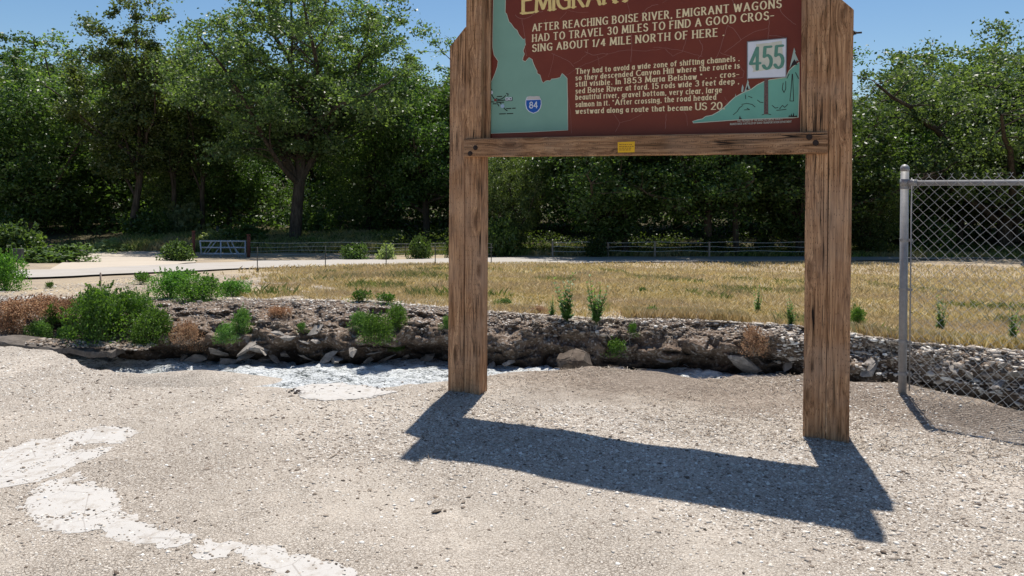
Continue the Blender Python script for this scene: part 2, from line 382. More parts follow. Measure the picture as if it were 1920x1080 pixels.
MT = {
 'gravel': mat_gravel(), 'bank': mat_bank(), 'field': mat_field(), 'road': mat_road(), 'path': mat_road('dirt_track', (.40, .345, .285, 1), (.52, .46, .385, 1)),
 'wood': mat_wood(tint=1.75), 'woodh': mat_wood('weathered_crossbeam_wood', 1.3, True), 'bark': mat_bark(), 'steel': mat_steel(), 'water': mat_water(), 'board': mat_board(), 'crust': mat_crust(),
 'cream': flat('cream_paint', (.92, .74, .44, 1), .6, var=.06, scale=30), 'gold': flat('gold_paint', (.88, .64, .25, 1), .6, var=.12, scale=30),
 'teal': flat('teal_paint', (.235, .41, .315, 1), .6, var=.05, scale=6), 'teal2': flat('bright_teal_paint', (.19, .46, .35, 1), .6, var=.06, scale=8),
 'ivory': flat('ivory_outline_paint', (.72, .70, .55, 1), .6), 'ink': flat('black_ink', (.015, .012, .012, 1), .6),
 'white': flat('white_plate', (.80, .80, .84, 1), .5, var=.03), 'paper': flat('yellowed_sticker', (.72, .68, .55, 1), .6, var=.08, scale=25),
 'green': flat('green_digits', (.13, .30, .22, 1), .6, var=.1, scale=40), 'blue': flat('interstate_blue', (.012, .10, .42, 1), .45),
 'shieldwhite': flat('shield_white', (.72, .74, .80, 1), .5), 'shieldtop': flat('faded_shield_top', (.62, .56, .52, 1), .6, var=.05),
 'yellow': flat('yellow_sticker', (.85, .47, .02, 1), .5, var=.05), 'iron': flat('rusty_iron', (.035, .022, .018, 1), .7, var=.3, scale=60),
 'rust': flat('rusty_red_steel', (.13, .045, .03, 1), .8, var=.35, scale=12), 'tpost': flat('dark_steel_post', (.05, .052, .045, 1), .7, var=.2),
 'wire': mat_steel('galvanised_wire', (.52, .52, .51, 1), .5, .4), 'crack': flat('cracked_paint_edge', (.36, .17, .14, 1), .7), 'pine': flat('outlined_tree_paint', (.45, .55, .47, 1), .6),
 'dark': flat('dark_outline_paint', (.03, .02, .02, 1), .6), 'post_paint': flat('painted_brown_pole', (.16, .09, .08, 1), .6, var=.5, scale=90),
 'gate': mat_steel('blue_grey_gate_tube', (.45, .50, .56, 1), .5, .3),
 'leafA': mat_leaf('willow_leaves', (.03, .055, .023, 1), (.135, .18, .072, 1)),
 'leafB': mat_leaf('cottonwood_leaves', (.034, .058, .02, 1), (.16, .21, .075, 1)),
 'leafC': mat_leaf('dense_dark_leaves', (.018, .04, .013, 1), (.09, .145, .04, 1), .32),
 'leafY': mat_leaf('yellow_green_leaves', (.10, .13, .02, 1), (.22, .24, .04, 1), .45),
 'leafS': mat_leaf('shrub_leaves', (.025, .05, .014, 1), (.10, .15, .045, 1), .35),
 'leafP': mat_leaf('pale_shrub_leaves', (.13, .17, .08, 1), (.30, .34, .19, 1), .4),
 'weed': mat_leaf('green_weed_leaves', (.034, .088, .014, 1), (.11, .21, .036, 1), .4, .5, vary=.1),
 'weed2': mat_leaf('dark_weed_leaves', (.055, .12, .025, 1), (.14, .24, .07, 1), .35, .5, vary=.1),
 'dry': mat_grass('dry_reddish_weed', [(0, (.22, .09, .045, 1)), (.5, (.42, .22, .12, 1)), (1, (.55, .36, .20, 1))]),
 'straw': mat_grass('golden_dry_grass', [(0, (.30, .26, .08, 1)), (.4, (.64, .49, .20, 1)), (.75, (.79, .63, .30, 1)), (1, (.93, .84, .56, 1))]),
 'greengrass': mat_grass('greenish_grass', [(0, (.08, .14, .03, 1)), (.6, (.20, .27, .06, 1)), (1, (.42, .38, .12, 1))]),
 'stem': flat('plant_stem', (.16, .17, .07, 1), .8, var=.2), 'dryroot': flat('dead_roots', (.34, .28, .22, 1), .9, var=.3, scale=30),
 'rockg': mat_rock('broken_concrete', (.15, .135, .12, 1), (.40, .365, .33, 1)), 'rockb': mat_rock('brown_boulder', (.06, .045, .035, 1), (.20, .16, .125, 1)),
 'sand': mat_sand('brown_sand', (.27, .215, .165, 1), (.40, .33, .265, 1)), 'ledge': mat_rock('grey_ledge', (.08, .068, .058, 1), (.19, .165, .145, 1)), 'stake': flat('weathered_stake', (.36, .28, .22, 1), .85, var=.2),
}
# ------------------------------------------------------------------ terrain lines
def line_from(pxs, z):
    P = [G(x, y, z if z or x < 1590 else .11) for x, y in pxs]
    P.sort(key=lambda v: v.x)
    return np.array([p.x for p in P]), np.array([p.y for p in P])
def ext(a, left, right):
    X, Y = a
    X = np.concatenate([[-60], X, [60]]); Y = np.concatenate([[left], Y, [right]]); return X, Y
LIP = ext(line_from([(-300, 642), (0, 649), (100, 656), (170, 690), (250, 702), (340, 700), (420, 712), (470, 726), (560, 730), (700, 728), (830, 718), (910, 705), (1000, 696), (1150, 688), (1250, 701), (1320, 711), (1430, 706), (1500, 713), (1600, 716), (1690, 717), (1800, 742), (1920, 772), (2150, 810)], 0.0), 8.6, -14)
WATER_Z = -0.55
BASE = ext(line_from([(-300, 672), (0, 680), (330, 690), (520, 688), (700, 688), (830, 690), (1100, 694), (1300, 702), (1500, 714), (1700, 742), (1920, 788), (2150, 840)], WATER_Z), 11, -10)
TOP = ext(line_from([(-300, 560), (0, 560), (330, 562), (500, 562), (700, 566), (900, 583), (1100, 597), (1300, 600), (1500, 612), (1700, 624), (1920, 640), (2150, 660)], 0.0), 16, -6)
def lipY(x): return np.interp(x, *LIP)
def baseY(x): return np.interp(x, *BASE)
def topY(x): return np.interp(x, *TOP)
PROF_Y = np.array([0, 28, 31, 35, 40, 48, 90, 300, 900]); 
def field_z(X, Y):
    t = topY(X); d = np.maximum(0, Y - np.minimum(t, 12.0))
    z = -0.08 * np.minimum(d, 29.5)
    z = z - 0.05 * np.clip(Y - 40, 0, 4) + 0.035 * np.clip(Y - 47, 0, 8) + 0.02 * np.clip(Y - 55, 0, 60) + 0.01 * np.clip(Y - 115, 0, 800)
    return z + 0.02 * vnoise(np.asarray(X) * .6, np.asarray(Y) * .6, 0, 5) * np.clip(d, 0, 1)
def near_z(X, Y):
    r = 0.018 * fbm(np.asarray(X) * .8, np.asarray(Y) * .8, 0, 3, 11) + 0.006 * vnoise(np.asarray(X) * 5, np.asarray(Y) * 5, 0, 3)
    dl = lipY(X) - Y; m = np.clip((np.asarray(X) - 2.2) / .7, 0, 1); m = m * m * (3 - 2 * m); k = np.clip(1 - dl / .9, 0, 1)
    return r * np.clip(dl / .5, 0, 1) + .11 * m * k * k * (3 - 2 * k)
def nz(x, y): return float(near_z(np.array([x]), np.array([y]))[0])
def on_field(px, py):
    """pixel -> point on the far terrain"""
    d = ray(px, py); lo, hi = 7.0, 400.0
    Y = lo
    while Y < 400:
        z = CAM_H + d.z / d.y * Y
        if z <= float(field_z(np.array([d.x / d.y * Y]), np.array([Y]))[0]): break
        Y *= 1.005
    return Vector((d.x / d.y * Y, Y, float(field_z(np.array([d.x / d.y * Y]), np.array([Y]))[0])))
def fz(x, y): return float(field_z(np.array([x]), np.array([y]))[0])

def grid_faces(nr, nc):
    i = np.arange(nr - 1)[:, None] * nc + np.arange(nc - 1)[None, :]
    return np.stack([i, i + 1, i + 1 + nc, i + nc], -1).reshape(-1, 4)
# near ground
xs = np.concatenate([np.linspace(-60, -9, 18)[:-1], np.linspace(-9, 9, 361), np.linspace(9, 60, 18)[1:]])
tv = np.linspace(0, 1, 120)
rows = []
LY = lipY(xs) + .05 * vnoise(xs * 3, 0 * xs, 0, 9)
for t in (-1.0, -.4): rows.append((xs, np.full_like(xs, -30.0) if t < -.5 else np.full_like(xs, -15.0), 0 * xs))
for t in tv:
    y = np.minimum(1.6, LY - 2) + (LY - np.minimum(1.6, LY - 2)) * t
    rows.append((xs, y, near_z(xs, y) - .0 * t))
jag = vnoise(xs * 6, xs * 0, 0, 21)
for off, dz in ((.03, -.012), (.08, -.05), (.12, -.13), (.14, -.25), (.17, -.4), (.22, -.6), (.3, -.95)):
    rows.append((xs + 0.0, LY + off * (1 + .5 * jag), near_z(xs, LY) + dz + .03 * vnoise(xs * 8, xs * 0 + off * 30, 0, 4)))
V = np.stack([np.stack(r, -1) for r in rows], 0)
o = mobj('gravel_ground', fast_mesh('gravel_ground', V.reshape(-1, 3), grid_faces(len(rows), len(xs)), MT['gravel'], True)); tag(o, kind='structure')
# canal bed + water
bx = np.linspace(-40, 40, 161)
V = np.array([[x, lipY(x) + f * (baseY(x) + .6 - lipY(x)) + .1, -.93] for f in (0, 1) for x in bx])
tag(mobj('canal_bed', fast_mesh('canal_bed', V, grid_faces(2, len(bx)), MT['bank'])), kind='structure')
wx = np.linspace(-7, 7, 600); wt = np.linspace(0, 1, 130)
WX, WT = np.meshgrid(wx, wt)
WY = lipY(WX) + .05 + WT * (baseY(WX) + .8 - lipY(WX))
WZ = WATER_Z + .035 * fbm(WX * 2.2, WY * 4.5, 0, 4, 31, .6) + .02 * np.abs(fbm(WX * 9, WY * 14, 0, 2, 41)) 
tag(mobj('water', fast_mesh('water', np.stack([WX, WY, WZ], -1).reshape(-1, 3), grid_faces(len(wt), len(wx)), MT['water'], True)), kind='structure')
# far bank
sx = np.concatenate([np.linspace(-40, -8, 30)[:-1], np.linspace(-8, 8, 640), np.linspace(8, 40, 30)[1:]])
tt = np.linspace(0, 1, 92)
SX, TT = np.meshgrid(sx, tt)
B = baseY(SX); T = topY(SX)
undercut = .62 * (.6 + .6 * vnoise(SX * .9, 0 * SX, 0, 61))
gs = np.clip((SX - 3.1) / .7, 0, 1); gl_ = np.clip((-1.2 - SX) / .8, 0, 1); soft = np.maximum(gs, gl_ * .35)
yoff = np.interp(TT, [0, .12, .26, .36, 1], [1, 1, .6, 0, 0]) * undercut * (1 - .5 * soft)
fr_s = np.interp(TT, [0, .22, .34, .6, .9, 1], [0, 0, .02, .40, .88, 1.0]); zz_s = np.interp(TT, [0, .12, .24, .34, .6, .85, 1], [-.95, -.62, -.42, -.33, -.12, -.02, 0.0])
fr_v = np.interp(TT, [0, .28, .42, .58, .75, 1], [0, 0, .03, .12, .42, 1.0]); zz_v = np.interp(TT, [0, .14, .28, .42, .58, .75, 1], [-.95, -.58, -.36, -.17, -.09, -.04, 0.0])
frac = fr_v + (fr_s - fr_v) * soft; zz = zz_v + (zz_s - zz_v) * soft
YY = B + (T - B) * frac + yoff
rough = fbm(SX * 1.6, YY * 1.6, zz * 2.5, 3, 71) ; fine = fbm(SX * 7, YY * 7, zz * 9, 4, 83, .6)
cl = np.abs(fbm(SX * 3.5, YY * 3.5, zz * 4, 3, 91))
edge = np.clip((1 - TT) * 6, 0, 1)
YY = YY - edge * (.20 * rough + .08 * fine + .16 * cl - .09)
ZZ = zz + edge * (.05 * rough + .045 * fine)
XX = SX + edge * .05 * fbm(SX * 4, YY * 4, zz * 5, 2, 97)
BANKV = np.stack([XX, YY, ZZ], -1)
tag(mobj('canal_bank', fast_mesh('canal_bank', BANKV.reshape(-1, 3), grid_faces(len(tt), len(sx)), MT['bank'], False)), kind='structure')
# field and everything beyond
fx = np.concatenate([np.linspace(-400, -60, 12)[:-1], np.linspace(-60, 60, 260), np.linspace(60, 400, 12)[1:]])
ft = np.concatenate([np.linspace(0, .1, 90)[:-1], np.geomspace(.1, 1, 60)])
FX, FT = np.meshgrid(fx, ft)
FY = topY(np.clip(FX, -40, 40)) - .03 + FT ** 1.0 * 590
FZ = field_z(FX, FY); 
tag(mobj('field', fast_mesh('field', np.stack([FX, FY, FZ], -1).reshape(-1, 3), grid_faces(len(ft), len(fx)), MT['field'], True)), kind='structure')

# draped strips between two pixel lines
def strip(name, near, far, mat, lift=.05, n=120, m=8):
    N = [on_field(*p) for p in near]; Fp = [on_field(*p) for p in far]
    def res(P):
        P = np.array([tuple(p) for p in P]); d = np.r_[0, np.cumsum(np.hypot(*(P[1:, :2] - P[:-1, :2]).T))]; d /= d[-1]
        s = np.linspace(0, 1, n); return np.interp(s, d, P[:, 0]), np.interp(s, d, P[:, 1])
    nx, ny = res(N); fx_, fy_ = res(Fp)
    rows = []
    for t in np.linspace(0, 1, m):
        x = nx + (fx_ - nx) * t; y = ny + (fy_ - ny) * t
        rows.append(np.stack([x, y, field_z(x, y) + lift], -1))
    V = np.stack(rows)
    return tag(mobj(name, fast_mesh(name, V.reshape(-1, 3), grid_faces(m, n), mat, True)), kind='structure')
road = strip('road', [(-400, 536), (30, 525), (150, 521), (300, 513), (460, 505.5), (620, 501), (800, 497.5), (910, 496), (1100, 494.5), (1500, 492), (1700, 487.5), (2100, 485)],
      [(-400, 516), (50, 509), (150, 507.5), (300, 499), (380, 495), (480, 491), (620, 488.5), (800, 486.5), (910, 485), (1100, 484), (1500, 482), (1700, 479), (2100, 477)], MT['road'])
path = strip('dirt_track', [(90, 509), (200, 505), (330, 497), (368, 493)], [(150, 469), (220, 468), (300, 469), (355, 474)], MT['path'], .03, 40, 14)

# ------------------------------------------------------------------ the sign
A0 = G(840, 735, 0); B0 = G(1592, 831, 0)
U = (B0 - A0).normalized(); Nn = Vector((U.y, -U.x, 0))          # towards the camera
L = (B0 - A0).length
ang = math.atan2(U.y, U.x)
T = L * (1592 - 1550) / 1800 * 0 + 0.143
sign = empty('historical_marker', A0, ang)
tag(sign, 'maroon and teal history sign board between rough double timber posts', 'sign')
def SP(px, py, off=0.0):
    """pixel -> (u, v) on the plane lying `off` behind the timber front"""
    d = ray(px, py); o = Vector((0, 0, CAM_H)); p0 = A0 - Nn * off
    t = (p0 - o).dot(Nn) / d.dot(Nn); p = o + d * t
    return (p - A0).dot(U), p.z

def landmark(px):
    for lim, t in ((60, 'the left picture edge'), (120, 'the road end'), (180, 'the wooden stake'), (240, 'the big canal bush'), (300, 'the dirt track'), (350, 'the left gate post'), (400, 'the left half of the gate'), (440, 'the right half of the gate'), (480, 'the right gate post'), (510, 'the first thin fence post'), (540, 'the big tree left limbs'),
                   (570, 'the big tree trunk'), (600, 'the big tree right limbs'), (630, 'the second thin fence post'), (660, 'the road shrub'), (690, 'the hanging canal bush'), (730, 'the pale cement patch'), (770, 'the bank edge bush'), (830, 'the sky gap'), (870, 'the left sign post'), (930, 'the map outline'),
                   (1010, 'the blue 84 shield'), (1060, 'the teal map'), (1100, 'the tall weeds'), (1190, 'the yellow sticker'), (1260, 'the crossbeam middle'), (1320, 'the text end'), (1410, 'the plate numbered 455'), (1490, 'the teal hill drawing'), (1600, 'the right sign post'), (1680, 'the gap before the fence'),
                   (1740, 'the chain link end post'), (1800, 'the fence mesh'), (1850, 'the mesh middle'), (1890, 'the mesh right part'), (1930, 'the right picture edge')):
        if px < lim: return t
    return 'the fence far end'
TW = 0.143
def timber(name, u0, u1, y0, y1, z0, zpts, parent, bev=.006):
    """zpts: top z at u0 and at u1; local x=u, y = depth behind front (positive is away), z up"""
    bm = bmesh.new()
    v = [bm.verts.new(p) for p in ((u0, y0, z0), (u1, y0, z0), (u1, y1, z0), (u0, y1, z0), (u0, y0, zpts[0]), (u1, y0, zpts[1]), (u1, y1, zpts[1]), (u0, y1, zpts[0]))]
    for f in ((3, 2, 1, 0), (4, 5, 6, 7), (0, 1, 5, 4), (1, 2, 6, 5), (2, 3, 7, 6), (3, 0, 4, 7)): bm.faces.new([v[i] for i in f])
    bmesh.ops.bevel(bm, geom=bm.edges[:], offset=bev, segments=2, affect='EDGES', profile=.5)
    bmesh.ops.subdivide_edges(bm, edges=[e for e in bm.edges if e.calc_length() > .5], cuts=14)
    for q in bm.verts:
        q.co.x += .0022 * float(vnoise(q.co.z * 2.1, q.co.y * 3 + u0 * 7)); q.co.y += .0022 * float(vnoise(q.co.z * 1.7, q.co.x * 9 + 4))
    return bm_obj(name, bm, MT['wood'] if name in ('post', 'stop_strip') else MT['woodh'], parent)
Lx = L
timber('post', 0, TW - .001, 0, .145, -.5, (2.81, 2.965), sign)
timber('post', TW + .001, TW * 2, 0.001, .145, -.5, (4.02, 4.02), sign)
timber('post', Lx - 2 * TW, Lx - TW - .001, 0.001, .145, -.5, (4.04, 4.04), sign)
timber('post', Lx - TW + .001, Lx, 0, .145, -.5, (3.0, 2.86), sign)
beam = timber('crossbeam', TW + .003, Lx - TW - .003, -.030, -.002, 1.912, (2.062, 2.062), sign, .011)
inner0, inner1 = TW * 2 + .002, Lx - 2 * TW - .002
timber('top_rail', inner0, inner1, .02, .095, 3.68, (3.85, 3.85), sign)
timber('ledge', inner0, inner1, .0, .14, 1.93, (2.055, 2.055), sign, .004)
for a in (inner0, inner1 - .038): timber('stop_strip', a, a + .038 if a == inner0 else a + .036, .075, .10, 2.058, (3.71, 3.71), sign, .003)
# board
BD = .103                      # depth of the board face
bm = bmesh.new(); bmesh.ops.create_cube(bm, size=1)
for v in bm.verts: v.co = Vector(((inner0 + inner1) / 2 + v.co.x * (inner1 - inner0), BD + .012 + v.co.y * .022, (2.066 + 3.78) / 2 + v.co.z * (3.78 - 2.066)))
bmesh.ops.bevel(bm, geom=bm.edges[:], offset=.002, segments=1, affect='EDGES')
board = bm_obj('board', bm, MT['board'], sign)
FACE = BD + .001 
def lay(name, polys, mat, lift=1, parent=board, jit=0.0, thick=0):
    """flat polygons on the board, lift in millimetres"""
    V, F = [], []
    for i, P in enumerate(polys):
        b = len(V); y = FACE - .001 * lift - jit * (i % 11)
        V += [(u, y, v) for u, v in P]; F.append(tuple(range(b, b + len(P))))
    me = py_mesh(name, V, F, mat)
    bm = bmesh.new(); bm.from_mesh(me)
    for f in bm.faces:
        f.normal_update()
        if f.normal.y > 0: f.normal_flip()
    bmesh.ops.triangulate(bm, faces=[f for f in bm.faces if len(f.verts) > 4])
    bm.to_mesh(me); bm.free()
    o = mobj(name, me, parent)
    if name in ('intro_line', 'body_line', 'credit_line', 'route_sketch', 'route_badge_mark', 'pine_drawing', 'dark_drawing', 'sketch_lines', 'paint_cracks', 'plate_number', 'shield_number', 'plate_rim', 'title_letter'): o['kind'] = 'stuff' if name != 'title_letter' else 'thing'
    return o
def PX(pts, sc=1.0, ox=0.0, oy=0.0): return [SP(x / sc + ox, y / sc + oy, FACE) for x, y in pts]

# ---- stroke lettering
def arc(cx, cy, rx, ry, a0, a1, n=9):
    return [(cx + rx * cos(R(a0 + (a1 - a0) * i / (n - 1))), cy + ry * sin(R(a0 + (a1 - a0) * i / (n - 1)))) for i in range(n)]
X0 = .76
def bowl(x, y0, y1, r, side=1): return arc(x, (y0 + y1) / 2, r * side, (y1 - y0) / 2, 90, -90)
S_c = arc(.26, .755, .24, .245, 25, 90, 4) + arc(.26, .755, .235, .235, 90, 255, 6) + arc(.27, .255, .26, .27, 75, -90, 7) + arc(.27, .255, .27, .255, -90, -160, 4)
five = [(.46, 1), (.1, 1), (.06, .56)] + arc(.24, .31, .26, .31, 110, -150, 10)
GL = {
'A': (.70, [[(0, 0), (.35, 1)], [(.35, 1), (.70, 0)], [(.13, .33), (.57, .33)]]),
'B': (.52, [[(0, 0), (0, 1)], [(0, 1), (.24, 1)] + bowl(.24, .53, 1, .22) + [(0, .53)], [(.24, .53)] + bowl(.26, 0, .53, .26) + [(0, 0)]]),
'C': (.62, [arc(.40, .5, .40, .5, 48, 312, 14)]),
'D': (.64, [[(0, 0), (0, 1)], [(0, 1), (.22, 1)] + bowl(.22, 0, 1, .42) + [(0, 0)]]),
'E': (.44, [[(0, 0), (0, 1)], [(0, 1), (.42, 1)], [(0, .54), (.34, .54)], [(0, 0), (.44, 0)]]),
'F': (.42, [[(0, 0), (0, 1)], [(0, 1), (.42, 1)], [(0, .52), (.34, .52)]]),
'G': (.68, [arc(.40, .5, .40, .5, 48, 300, 13), [(.64, .04), (.64, .44)], [(.44, .44), (.70, .44)]]),
'H': (.58, [[(0, 0), (0, 1)], [(.58, 0), (.58, 1)], [(0, .52), (.58, .52)]]),
'I': (.02, [[(0, 0), (0, 1)]]),
'K': (.55, [[(0, 0), (0, 1)], [(0, .45), (.5, 1)], [(.15, .58), (.55, 0)]]),
'L': (.42, [[(0, 0), (0, 1)], [(0, 0), (.42, 0)]]),
'M': (.80, [[(0, 0), (.06, 1)], [(.06, 1), (.40, .12)], [(.40, .12), (.74, 1)], [(.74, 1), (.80, 0)]]),
'N': (.62, [[(0, 0), (0, 1)], [(0, 1), (.62, 0)], [(.62, 0), (.62, 1)]]),
'O': (.74, [arc(.37, .5, .37, .5, 0, 360, 19)]),
'P': (.48, [[(0, 0), (0, 1)], [(0, 1), (.22, 1)] + bowl(.22, .46, 1, .26) + [(0, .46)]]),
'R': (.54, [[(0, 0), (0, 1)], [(0, 1), (.22, 1)] + bowl(.22, .50, 1, .24) + [(0, .50)], [(.22, .50), (.54, 0)]]),
'S': (.50, [S_c]), 'T': (.60, [[(.30, 0), (.30, 1)], [(0, 1), (.60, 1)]]),
'U': (.58, [[(0, 1), (0, .3)] + arc(.29, .29, .29, .29, 180, 360, 8) + [(.58, 1)]]),
'V': (.64, [[(0, 1), (.32, 0)], [(.32, 0), (.64, 1)]]),
'W': (.94, [[(0, 1), (.24, 0)], [(.24, 0), (.47, .9)], [(.47, .9), (.70, 0)], [(.70, 0), (.94, 1)]]),
'X': (.58, [[(0, 0), (.58, 1)], [(0, 1), (.58, 0)]]), 'Y': (.58, [[(0, 1), (.29, .48)], [(.58, 1), (.29, .48)], [(.29, .48), (.29, 0)]]),
'0': (.56, [arc(.28, .5, .28, .5, 0, 360, 17)]), '1': (.10, [[(.08, 0), (.08, 1)], [(.08, 1), (-.06, .86)]]),
'2': (.52, [arc(.26, .74, .25, .26, 165, -30, 9) + [(.02, .02)], [(.02, .0), (.52, 0)]]),
'3': (.48, [arc(.22, .76, .22, .24, 150, -80, 8), arc(.22, .27, .26, .27, 90, -150, 10)]),
'4': (.58, [[(.42, 0), (.42, 1)], [(.42, 1), (.0, .30)], [(.0, .28), (.58, .28)]]), '5': (.50, [five]),
'8': (.52, [arc(.26, .76, .21, .24, 0, 360, 13), arc(.26, .26, .26, .27, 0, 360, 13)]),
'/': (.40, [[(0, -.05), (.40, 1.02)]]), ',': (.06, [[(.04, .06), (.02, -.10)]]), '.': (.06, [[(.03, .02), (.03, .07)]]), '-': (.30, [[(0, .42), (.30, .42)]]),
'"': (.16, [[(0, 1.0), (.03, .82)], [(.13, 1.0), (.16, .82)]]), '&': (.6, [[(.55, 0), (.1, .75)] + arc(.26, .82, .14, .18, 200, -20, 7) + [(.02, .3)] + arc(.22, .22, .2, .22, 170, 340, 6) + [(.55, .45)]]),
'a': (.40, [arc(.20, X0 * .5, .20, X0 * .5, 20, 340, 11), [(.40, X0), (.40, 0)]]),
'b': (.42, [[(0, 0), (0, 1.08)], arc(.21, X0 * .5, .21, X0 * .5, 160, -160, 11)]),
'c': (.36, [arc(.22, X0 * .5, .22, X0 * .5, 50, 310, 10)]),
'd': (.42, [[(.42, 0), (.42, 1.08)], arc(.21, X0 * .5, .21, X0 * .5, 20, 340, 11)]),
'e': (.42, [[(.02, X0 * .46), (.40, X0 * .60)] + arc(.21, X0 * .5, .21, X0 * .5, 15, 310, 11)]),
'f': (.28, [[(.09, 0), (.09, .85)] + arc(.22, .88, .13, .17, 180, 60, 5), [(-.05, X0), (.26, X0)]]),
'g': (.42, [arc(.20, X0 * .54, .20, X0 * .44, 0, 360, 12), [(.42, X0), (.42, -.08)] + arc(.21, -.10, .21, .20, 0, -160, 7)]),
'h': (.40, [[(0, 0), (0, 1.08)], arc(.20, X0 * .62, .20, X0 * .38, 170, 0, 7) + [(.40, 0)]]),
'i': (.02, [[(0, 0), (0, X0)], [(0, .86), (0, .92)]]), 'l': (.02, [[(0, 0), (0, 1.08)]]),
'm': (.66, [[(0, 0), (0, X0)], arc(.165, X0 * .62, .165, X0 * .38, 170, 0, 6) + [(.33, 0)], arc(.495, X0 * .62, .165, X0 * .38, 170, 0, 6) + [(.66, 0)]]),
'n': (.40, [[(0, 0), (0, X0)], arc(.20, X0 * .62, .20, X0 * .38, 170, 0, 7) + [(.40, 0)]]),
'o': (.44, [arc(.22, X0 * .5, .22, X0 * .5, 0, 360, 13)]),
'p': (.42, [[(0, -.28), (0, X0)], arc(.21, X0 * .5, .21, X0 * .5, 160, -160, 11)]),
'r': (.24, [[(0, 0), (0, X0)], arc(.16, X0 * .62, .15, X0 * .38, 165, 60, 5)]),
's': (.32, [arc(.16, X0 * .76, .15, X0 * .24, 30, 260, 7) + arc(.16, X0 * .27, .16, X0 * .27, 80, -150, 7)]),
't': (.26, [[(.10, .98), (.10, .14)] + arc(.20, .13, .10, .13, 180, 300, 4), [(-.05, X0), (.26, X0)]]),
'u': (.40, [[(0, X0), (0, .25)] + arc(.20, .22, .20, .22, 180, 360, 7), [(.40, X0), (.40, 0)]]),
'v': (.42, [[(0, X0), (.21, 0)], [(.21, 0), (.42, X0)]]),
'w': (.60, [[(0, X0), (.16, 0)], [(.16, 0), (.30, X0 * .9)], [(.30, X0 * .9), (.44, 0)], [(.44, 0), (.60, X0)]]),
'y': (.42, [[(0, X0), (.22, 0)], [(.42, X0), (.12, -.28)]]), 'z': (.36, [[(0, X0), (.36, X0)], [(.36, X0), (0, 0)], [(0, 0), (.36, 0)]]),
}
def hull(pts):
    pts = sorted(set((round(a, 6), round(b, 6)) for a, b in pts))
    def half(P):
        h = []
        for p in P:
            while len(h) > 1 and (h[-1][0] - h[-2][0]) * (p[1] - h[-2][1]) - (h[-1][1] - h[-2][1]) * (p[0] - h[-2][0]) <= 0: h.pop()
            h.append(p)
        return h[:-1]
    return half(pts) + half(pts[::-1])
def stroke_polys(stroke, a, b, tf):
    out = []
    for p, q in zip(stroke[:-1], stroke[1:]):
        pts = []
        for c in (p, q):
            pts += [tf(c[0] + a * cos(k * pi / 4 + .39), c[1] + b * sin(k * pi / 4 + .39)) for k in range(8)]
        out.append(hull(pts))
    return out
LETTERS = []
def text_polys(runs, p0, p1, cap, a=.085, b=.045, gap=.20, space=.42, serif=True):
    """runs: list of (text, relative size); p0/p1 start and end on the board plane (u,v); cap in metres"""
    width = 0.0; items = []
    first = True
    for txt, sz in runs:
        for ch in txt:
            if ch == ' ': width += space * sz; continue
            w, st = GL[ch]
            if not first: width += gap * (sz if sz < 1.2 else 1)
            items.append((width, sz, ch)); width += w * sz; first = False
    su = (p1[0] - p0[0]) / width; slope = (p1[1] - p0[1]) / (p1[0] - p0[0])
    out = []
    LETTERS.clear()
    for x, sz, ch in items:
        w, st = GL[ch]; n_before = len(out)
        def tf(px, py, x=x, sz=sz):
            u = p0[0] + (x + px * sz) * su; return (u, p0[1] + (u - p0[0]) * slope + py * sz * cap)
        aa, bb = a / (sz ** .4), b / (sz ** .4)
        for s in st:
            out += stroke_polys(s, aa, bb, tf)
            if serif:
                for e, f in ((s[0], s[1]), (s[-1], s[-2])):
                    if abs(e[0] - f[0]) < .14 and abs(e[1] - f[1]) > .25 and (e[1] < .02 or e[1] > .6):
                        out.append(hull([tf(e[0] + i * (aa + .065), e[1] + j * .03 + (.03 if e[1] < .1 else -.0)) for i in (-1, 1) for j in (-1, 1)]))
        LETTERS.append(out[n_before:])
    return out
def line(txt, x0, y0, x1, y1, cap, name, mat, **k):
    pol = text_polys(txt if isinstance(txt, list) else [(txt, 1.0)], SP(x0, y0, FACE), SP(x1, y1, FACE), cap, **k)
    return pol
JJ = .00004
TITLE = line([('E', 1.25), ('MIGRANT', 1.0), (' ', 1), ('C', 1.17), ('ROSSING', 1.0)], 981, 25.5, 1430, -27, .150, '', None, a=.095, b=.05)
for lp in LETTERS: lay('title_letter', lp, MT['gold'], 2, jit=JJ)
CAPS = [("AFTER REACHING BOISE RIVER, EMIGRANT WAGONS", 999, 58.7, 1464, 14.2), ("HAD TO TRAVEL 30 MILES TO FIND A GOOD CROS-", 999, 78.4, 1450, 35.8), (None, 999, 97.0, 1357, 67)]
for t, a_, b_, c_, d_ in CAPS:
    runs = [(t, 1.0)] if t else [("SING ABOUT ", 1), ('1/4', .92), (" MILE NORTH OF HERE .", 1)]
    lay('intro_line', line(runs, a_, b_, c_, d_, .0555, '', None, a=.115, b=.06, gap=.38), MT['cream'], 2, jit=JJ)
